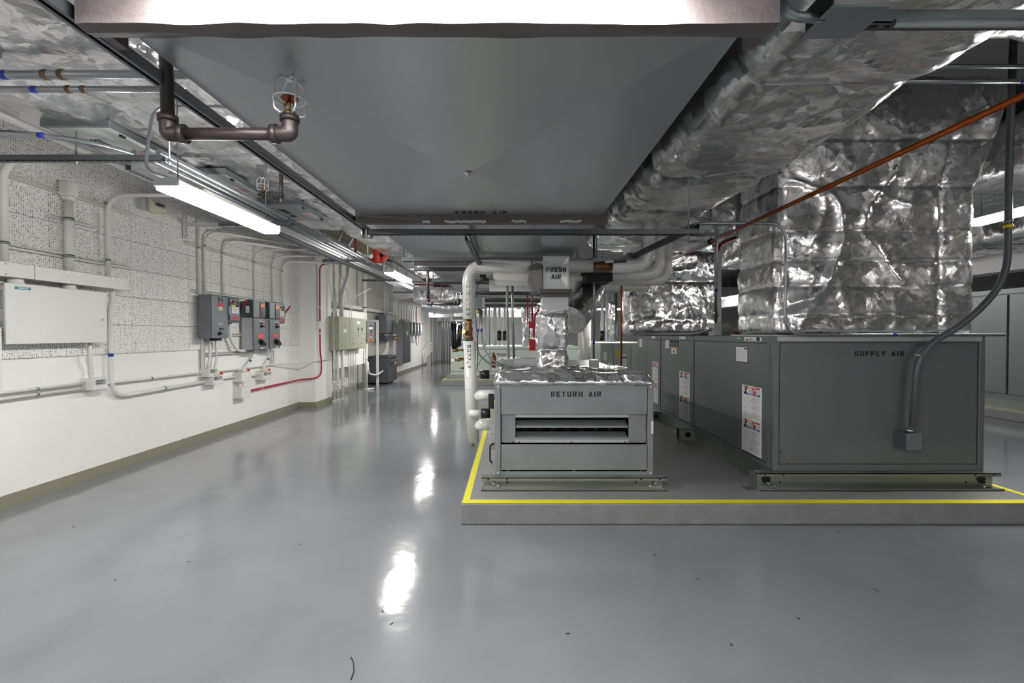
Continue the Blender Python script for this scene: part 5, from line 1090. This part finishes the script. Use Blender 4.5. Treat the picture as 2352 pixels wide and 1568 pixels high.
a, b = P(1092, 710, Y=4.95), P(1108, 683, Y=4.95); obj('box', B(a.x, b.x, 4.9, 5.05, a.z, b.z), GREY, ac, .004); obj('cover', B(b.x, b.x + .02, 4.9, 5.05, a.z, b.z), GREYL2, ac); obj('bonnet', MB().cyl(((a.x + b.x) / 2, 4.97, a.z - .04), ((a.x + b.x) / 2, 4.97, a.z), .02, 10), BRASS, ac)
for k, (pts_, l) in enumerate((([(1102, 712), (1100, 745), (1093, 790), (1100, 815), (1125, 836), (1158, 841)], 'outer flexible metal conduit looping to the junction box'), ([(1106, 712), (1106, 770), (1112, 800), (1130, 828), (1158, 838)], 'inner flexible metal conduit looping to the junction box'))):
    run('flexible_conduit', l, 'conduit', [P(x, y, Y=4.98) for x, y in pts_], .0105, EMT, .06, [], [(1 if k == 0 else 0, .3 if k == 0 else .8)])
mb = MB(); ap_ = P(1134, 825, Y=5.6); mb.tube([ap_ + Vector((0, 0, z)) for z in (-.1, -.095, .03, .05, .07, .085)], [.01, .028, .028, .02, .008, .006], 14); single('accumulator', 'small brown metal bottle behind the foil cap', 'cylinder', mb, COPPERD)
run('sensor_cable', 'thin black capillary arching from the brown bottle', 'cable', [P(1134, 811, Y=5.6), P(1120, 812, Y=5.5), P(1105, 825, Y=5.3), P(1097, 840, Y=5.2)], .003, BLACK, .05)
# insulated black hoses, gauges left of the riser
Yh = 5.3
for k, (a, b, l) in enumerate((((1037, 741), (1041, 800), 'leftmost black insulated hose standing left of the riser'), ((1044, 743), (1046, 803), 'second black insulated hose standing left of the riser'), ((1054, 746), (1051, 798), 'third black insulated hose, thinner'), ((1060, 745), (1056, 795), 'fourth black insulated hose nearest the riser'))):
    run('insulated_hose', l, 'hose', [P(*a, Y=Yh), P(*b, Y=Yh)], [.017, .017, .013, .013][k], PLASTIC)
mb = MB().cyl(P(1040, 804, Y=Yh), P(1052, 804, Y=Yh), .02, 10); mb.cyl(P(1052, 804, Y=Yh), P(1068, 804, Y=Yh), .012, 10); single('brass_union', 'upper brass union below the black hoses', 'valve', mb, BRASS)
gg = thing('pressure_gauge', 'round white pressure gauge left of the riser', 'gauge', P(1040, 827, Y=Yh)); c = P(1040, 827, Y=Yh)
obj('rim', MB().cyl(c + Vector((0, .02, 0)), c - Vector((0, .005, 0)), .028, 20), PLASTIC, gg); obj('dial', MB().cyl(c - Vector((0, .005, 0)), c - Vector((0, .007, 0)), .024, 20), WHITEL, gg); obj('needle', MB().bar(c + Vector((-.006, -.008, -.008)), c + Vector((.008, -.008, .012)), .002, .002), INK, gg)
mb = MB().cyl(P(1046, 826, Y=Yh), P(1066, 824, Y=Yh), .016, 10); mb.cyl(P(1050, 826, Y=Yh), P(1056, 826, Y=Yh), .022, 8); single('brass_union', 'brass fitting beside the pressure gauge', 'valve', mb, BRASS)
single('brass_union', 'lowest small brass fitting left of the riser', 'valve', MB().cyl(P(1057, 845, Y=Yh), P(1066, 845, Y=Yh), .013, 10), BRASS)
# FRESH AIR stencilled collar and foil riser
fx0, fx1, fz0, fz1 = P(1249, 620, Y=4.4).x, P(1306, 620, Y=4.4).x, P(1280, 664, Y=4.4).z, P(1280, 588, Y=4.4).z
fb_ = thing('fresh_air_box', 'small bright sheet metal box stencilled FRESH AIR above the foil riser', 'duct', (.41, 4.4, fz0))
xm, zm = (fx0 + fx1) / 2, (fz0 + fz1) / 2; mb = MB(); cs = [(fx0, 4.4, fz0), (fx1, 4.4, fz0), (fx1, 4.4, fz1), (fx0, 4.4, fz1)]
for k in range(4): mb.poly([cs[k], cs[(k + 1) % 4], (xm, 4.386, zm)])
fpn = obj('front_panel', mb, BRIGHT, fb_); obj('shell', B(fx0, fx1, 4.401, 4.7, fz0, fz1 + .0), BRIGHT, fb_); mb = B(fx0 - .004, fx0 + .008, 4.392, 4.41, fz0, fz1); mb.box(fx1 - .008, fx1 + .004, 4.392, 4.41, fz0, fz1); obj('edge_trim', mb, BRIGHT, fb_, kind='stuff')
for tx, yy_ in (('FRESH', 619), ('AIR', 635)):
    c = P(1277.5, yy_, Y=4.38); mb = MB(); stencil(mb, tx, (c.x, 4.383, c.z), (1, 0, 0), (0, 0, 1), .043, 1.0, 1.7); obj('lettering', mb, INK, fpn)
obj('flange', B(fx0 - .05, fx1 + .03, 4.36, 4.76, fz0 - .04, fz0 - .0), MAST, fb_, .012); obj('flange', B(fx0 - .03, fx1 + .02, 4.38, 4.74, fz0 - .07, fz0 - .04), MAST, fb_, .012)
mb = MB(); mb.poly([(fx0 - .005, 4.42, fz0), (fx0 - .08, 4.5, fz0 - .03), (fx0 - .14, 4.55, fz0 + .1), (fx0 - .12, 4.5, fz1 - .08), (fx0 - .06, 4.45, fz1 - .05), (fx0 - .005, 4.42, fz1 - .07)], (0, .28, 0)); obj('mastic_elbow', mb, MAST, fb_, .015)
obj('duct_neck', B(fx0 - .01, fx1 - .0, 4.42, 4.7, fz0 - .19, fz0 - .07), BRIGHT, fb_)
rs = thing('foil_riser', 'foil-wrapped riser standing on the foil cap below the FRESH AIR box', 'duct', (.41, 4.55, 1.16))
foil_box('foil_wrap', P(1236, 780, Y=4.42).x, P(1306, 780, Y=4.42).x, 4.42, 4.76, 1.16, P(1270, 716, Y=4.42).z, FOILT, rs, .010, .05, .028, 21, [(2, [1.36])], .02, (2.2, 2.2, 2.2))
foil_box('foil_wrap', P(1243, 780, Y=4.42).x, P(1304, 780, Y=4.42).x, 4.43, 4.74, P(1270, 720, Y=4.42).z, P(1270, 697, Y=4.42).z, FOILT, rs, .012, .04, .012, 22)
fe = foil_tube('round_foil_duct', [P(1312, 735, Y=4.95), P(1332, 708, Y=5.1), P(1352, 672, Y=5.3), P(1357, 640, Y=5.4), P(1357, 610, Y=5.45)], .165, FOILT, None, 36, .03, 23); tag(fe, 'round foil-wrapped duct curving up behind the foil riser', 'duct')
for z, l, y in ((zt_ - .04, 'upper stub strut beside the FRESH AIR box', 4.5), (P(1220, 675, Y=4.5).z, 'lower stub strut beside the FRESH AIR box', 4.5)):
    a = P(1215 if z > 2 else 1217, 620, Y=y).x; single('strut_stub', l, 'strut channel', MB().strut((a, y, z), (.27, y, z), .036, 0, False), [STRUT, BLACK])
single('threaded_rod', 'threaded rod dropping left of the FRESH AIR box', 'rod', MB().cyl((P(1221, 620, Y=4.6).x, 4.6, 1.8), (P(1221, 620, Y=4.6).x, 4.6, 2.24), .005, 8), EMT)
eg = run('steel_conduit', 'upright steel conduit from the RETURN AIR unit roof to the struts', 'conduit', [(P(1364, 700, Y=4.95).x, 4.95, 1.25), (P(1364, 700, Y=4.95).x, 4.95, 2.6)], .0125, EMT, 0, [], [(0, .12), (0, .72)])
mb = B(P(1355, 835, Y=4.95).x, P(1374, 835, Y=4.95).x, 4.9, 5.02, 1.165, 1.235); single('junction_box', 'small zinc box at the foot of the upright conduit behind the foil cap', 'junction box', mb, ZINC, None, .003)
for k, x in enumerate((1165, 1177)):
    a = P(x, 830, Y=6.0); run('steel_conduit', ['left', 'right'][k] + ' of two steel conduits rising from the rear unit roof', 'conduit', [(a.x + .02, 6.0, 1.12), (a.x, 6.0, 1.8), (a.x, 6.0, 2.24)], .016, EMT if k else GREYL2, .1)
mb = B(P(1150, 830, Y=6).x, P(1232, 830, Y=6).x, 5.9, 6.3, 1.121, 1.2); single('roof_enclosure', 'flat bright metal enclosure on the rear roof of the RETURN AIR unit', 'enclosure', mb, BRIGHT, None, .004)
cv = run('copper_pipe', 'thin upright copper pipe with a bend beside the far foil plenum', 'pipe', [(P(1427, 800, Y=5.9).x, 5.9, .1725), (P(1427, 700, Y=5.9).x, 5.9, P(1427, 652, Y=5.9).z), (P(1450, 652, Y=5.9).x, 5.9, P(1450, 651, Y=5.9).z), (P(1476, 640, Y=6).x, 6.1, P(1476, 640, Y=6.1).z)], .0125, COPPER, .05)
run('red_conduit', 'red sprinkler line dropping beside the grey upright between the plenums', 'pipe', [P(1690, 545, Y=9.5), P(1655, 560, Y=9.5), P(1643, 590, Y=9.5), P(1642, 680, Y=9.5)], .03, RED, .08)
ex = thing('fire_extinguisher', 'red fire extinguisher on the far wall behind the unit roof', 'fire extinguisher', P(1692, 770, Y=25.9)); c = P(1692, 765, Y=25.9)
obj('cylinder', MB().tube([c + Vector((0, 0, -.3)), c, c + Vector((0, 0, .12)), c + Vector((0, 0, .18))], [.09, .09, .08, .03], 14), RED, ex); obj('handle', B(c.x - .08, c.x + .05, 25.85, 25.95, c.z + .18, c.z + .25), BLACK, ex)
single('grey_pier', 'white painted pier standing behind the far foil plenum', 'pier', B(P(1628, 700, Y=9.9).x, P(1657, 700, Y=9.9).x, 9.9, 10.3, 0, 3.9), WALL)
# far centre: second unit's risers and wall
for k, (x, r, m, zt2) in enumerate(((1116, .05, WPIPE, 2.4), (1124, .022, EMT, 2.4), (1137, .06, WPIPE, 2.6), (1147, .05, WPIPE, 2.5), (1159, .045, WPIPE, 2.6), (1336, .09, WPIPE, 1.7), (1348, .10, WPIPE, 1.9), (1383, .045, WPIPE, 2.6), (1394, .06, WPIPE, 2.6), (1405, .035, WPIPE, 2.5), (1415, .04, EMT, 2.4))):
    y = 15.5 + .1 * k if x < 1300 else (11.5 if x < 1360 else 15.0); c = P(x, 750, Y=y)
    t_ = run('far_pipe', ['first white pipe right of the riser in the far centre', 'thin steel conduit among the far centre pipes', 'thick white pipe over the pale green cabinet', 'white pipe beside the far doorway', 'last white pipe of the left far group', 'shorter white pipe just right of the foil riser', 'taller white pipe just right of the foil riser', 'first white pipe right of the upright conduit', 'thick white pipe right of the upright conduit', 'slim white pipe before the thin copper pipe', 'thin steel conduit before the thin copper pipe'][k], 'pipe', [(c.x, y, .0 if x > 1300 else 1.14), (c.x, y, 2.8 if not 1300 < x < 1360 else zt2)], r, m)
    if k in (3, 4, 7): obj('black_sleeve', MB().cyl((c.x, y, 1.3), (c.x, y, 1.62), r * 1.5, 12), PLASTIC, t_ if t_.type == 'EMPTY' else t_)
for k, (xa, xb, l) in enumerate(((1199, 1215, 'left far foil-wrapped riser standing on the pale green cabinet'), (1216, 1236, 'right far foil-wrapped riser standing on the pale green cabinet'), (1398, 1412, 'foil-wrapped riser far behind the upright conduit'))):
    o_ = foil_box('foil_riser', P(xa, 700, Y=14.6).x, P(xb, 700, Y=14.6).x, 14.5, 14.9, (1.14 if k < 2 else 0.), 2.5, FOILT, None, .04, .05, .03, 30 + k); tag(o_, l, 'duct')
wf = thing('fresh_air_box', 'small white metal box with crossed folds left of the riser, far back', 'duct', (-1.5, 14.3, 2.05))
fa0, fa1 = P(1043, 700, Y=14.3), P(1072, 727, Y=14.3); obj('box', B(fa0.x, fa1.x, 14.3, 14.8, fa1.z, P(1043, 693, Y=14.3).z), BRIGHT, wf); obj('flange', B(fa0.x - .03, fa1.x + .03, 14.25, 14.85, fa1.z - .08, fa1.z), MAST, wf); obj('neck', B(fa0.x + .03, fa1.x - .1, 14.3, 14.8, 1.9, fa1.z - .08), BRIGHT, wf)
o_ = foil_box('foil_riser', fa0.x + .03, fa1.x - .1, 14.3, 14.8, 1.14, 1.9, FOILT, None, .04, .05, .03, 34); tag(o_, 'far foil-wrapped riser behind the black hoses', 'duct')
for k, (x, y, h_, l) in enumerate(((1222, 747, 14, 'upper red fire alarm box in the far centre'), (1223, 792, 26, 'lower larger red fire alarm box in the far centre'))):
    a, b = P(x - 7, y + h_ / 2, Y=9), P(x + 7, y - h_ / 2, Y=9); single('alarm_box', l, 'alarm', B(a.x, b.x, 9, 9.1, a.z, b.z), RED, None, .004)
for k, (pts_, l) in enumerate((([(1212, 640), (1212, 742)], 'thin left red conduit above the far alarm boxes'), ([(1223, 640), (1223, 740)], 'middle red conduit above the far alarm boxes'), ([(1245, 705), (1228, 722), (1226, 775)], 'curved red conduit reaching the lower alarm box'))):
    run('red_conduit', l, 'conduit', [P(x, y, Y=9.05) for x, y in pts_], .014 + .006 * (k == 2), RED, .1)
# far right units on the second pad seen between the conduits
fu = thing('far_air_unit', 'pale grey air unit with many stickers seen past the upright conduit', 'air handler', (2.6, 11.5, .17))
obj('casing', B(2.05, 4.2, 11.0, 13.5, .0, 1.30), PALE, fu)
for a, b in ((2.06, 2.35), (2.37, 2.75), (2.77, 3.3)): obj('door', B(a, b, 10.98, 11.0, .25, 1.25), PALE, fu, .004)
for x, z, w_, h_, m in ((2.12, .9, .08, .2, WHITEL), (2.22, .55, .1, .3, WHITEL), (2.42, 1.0, .06, .15, YELL), (2.5, .7, .16, .35, WHITEL), (2.56, .95, .1, .03, ORNG), (2.42, .55, .07, .25, WHITEL), (2.66, .35, .04, .25, PLASTIC)): obj('sticker', B(x, x + w_, 10.975, 10.98, z, z + h_), m, fu)
for k, (x, l) in enumerate(((1374, 'left'), (1392, 'right'))):
    y = 8.9; a = P(x - 8, 800, Y=y); pass
# small debris on the floor
wr = MB().tube([P(806, 1508, Z=.004), P(812, 1520, Z=.004), P(813, 1540, Z=.004), P(806, 1560, Z=.004)], .0025, 6, .01); single('wire_scrap', 'short dark wire scrap lying on the floor at the bottom edge', 'wire', wr, BLACK)
mb = MB()
for px_, py_ in ((1928, 1220), (2020, 1358), (1682, 1483), (1838, 1422), (880, 1405), (1300, 1455), (690, 1250), (265, 1333), (170, 1210), (1605, 1330), (2010, 1355), (897, 1434), (430, 1290), (1505, 1275)):
    p = P(px_, py_, Z=.001); a = random.uniform(0, 3); mb.bar(p, p + Vector((math.cos(a) * .02, math.sin(a) * .02, 0)), .006, .002)
tag(obj('floor_debris', mb, BLACK, None), 'scattered dark specks of debris on the grey floor in front of the pad', 'debris', kind='stuff')
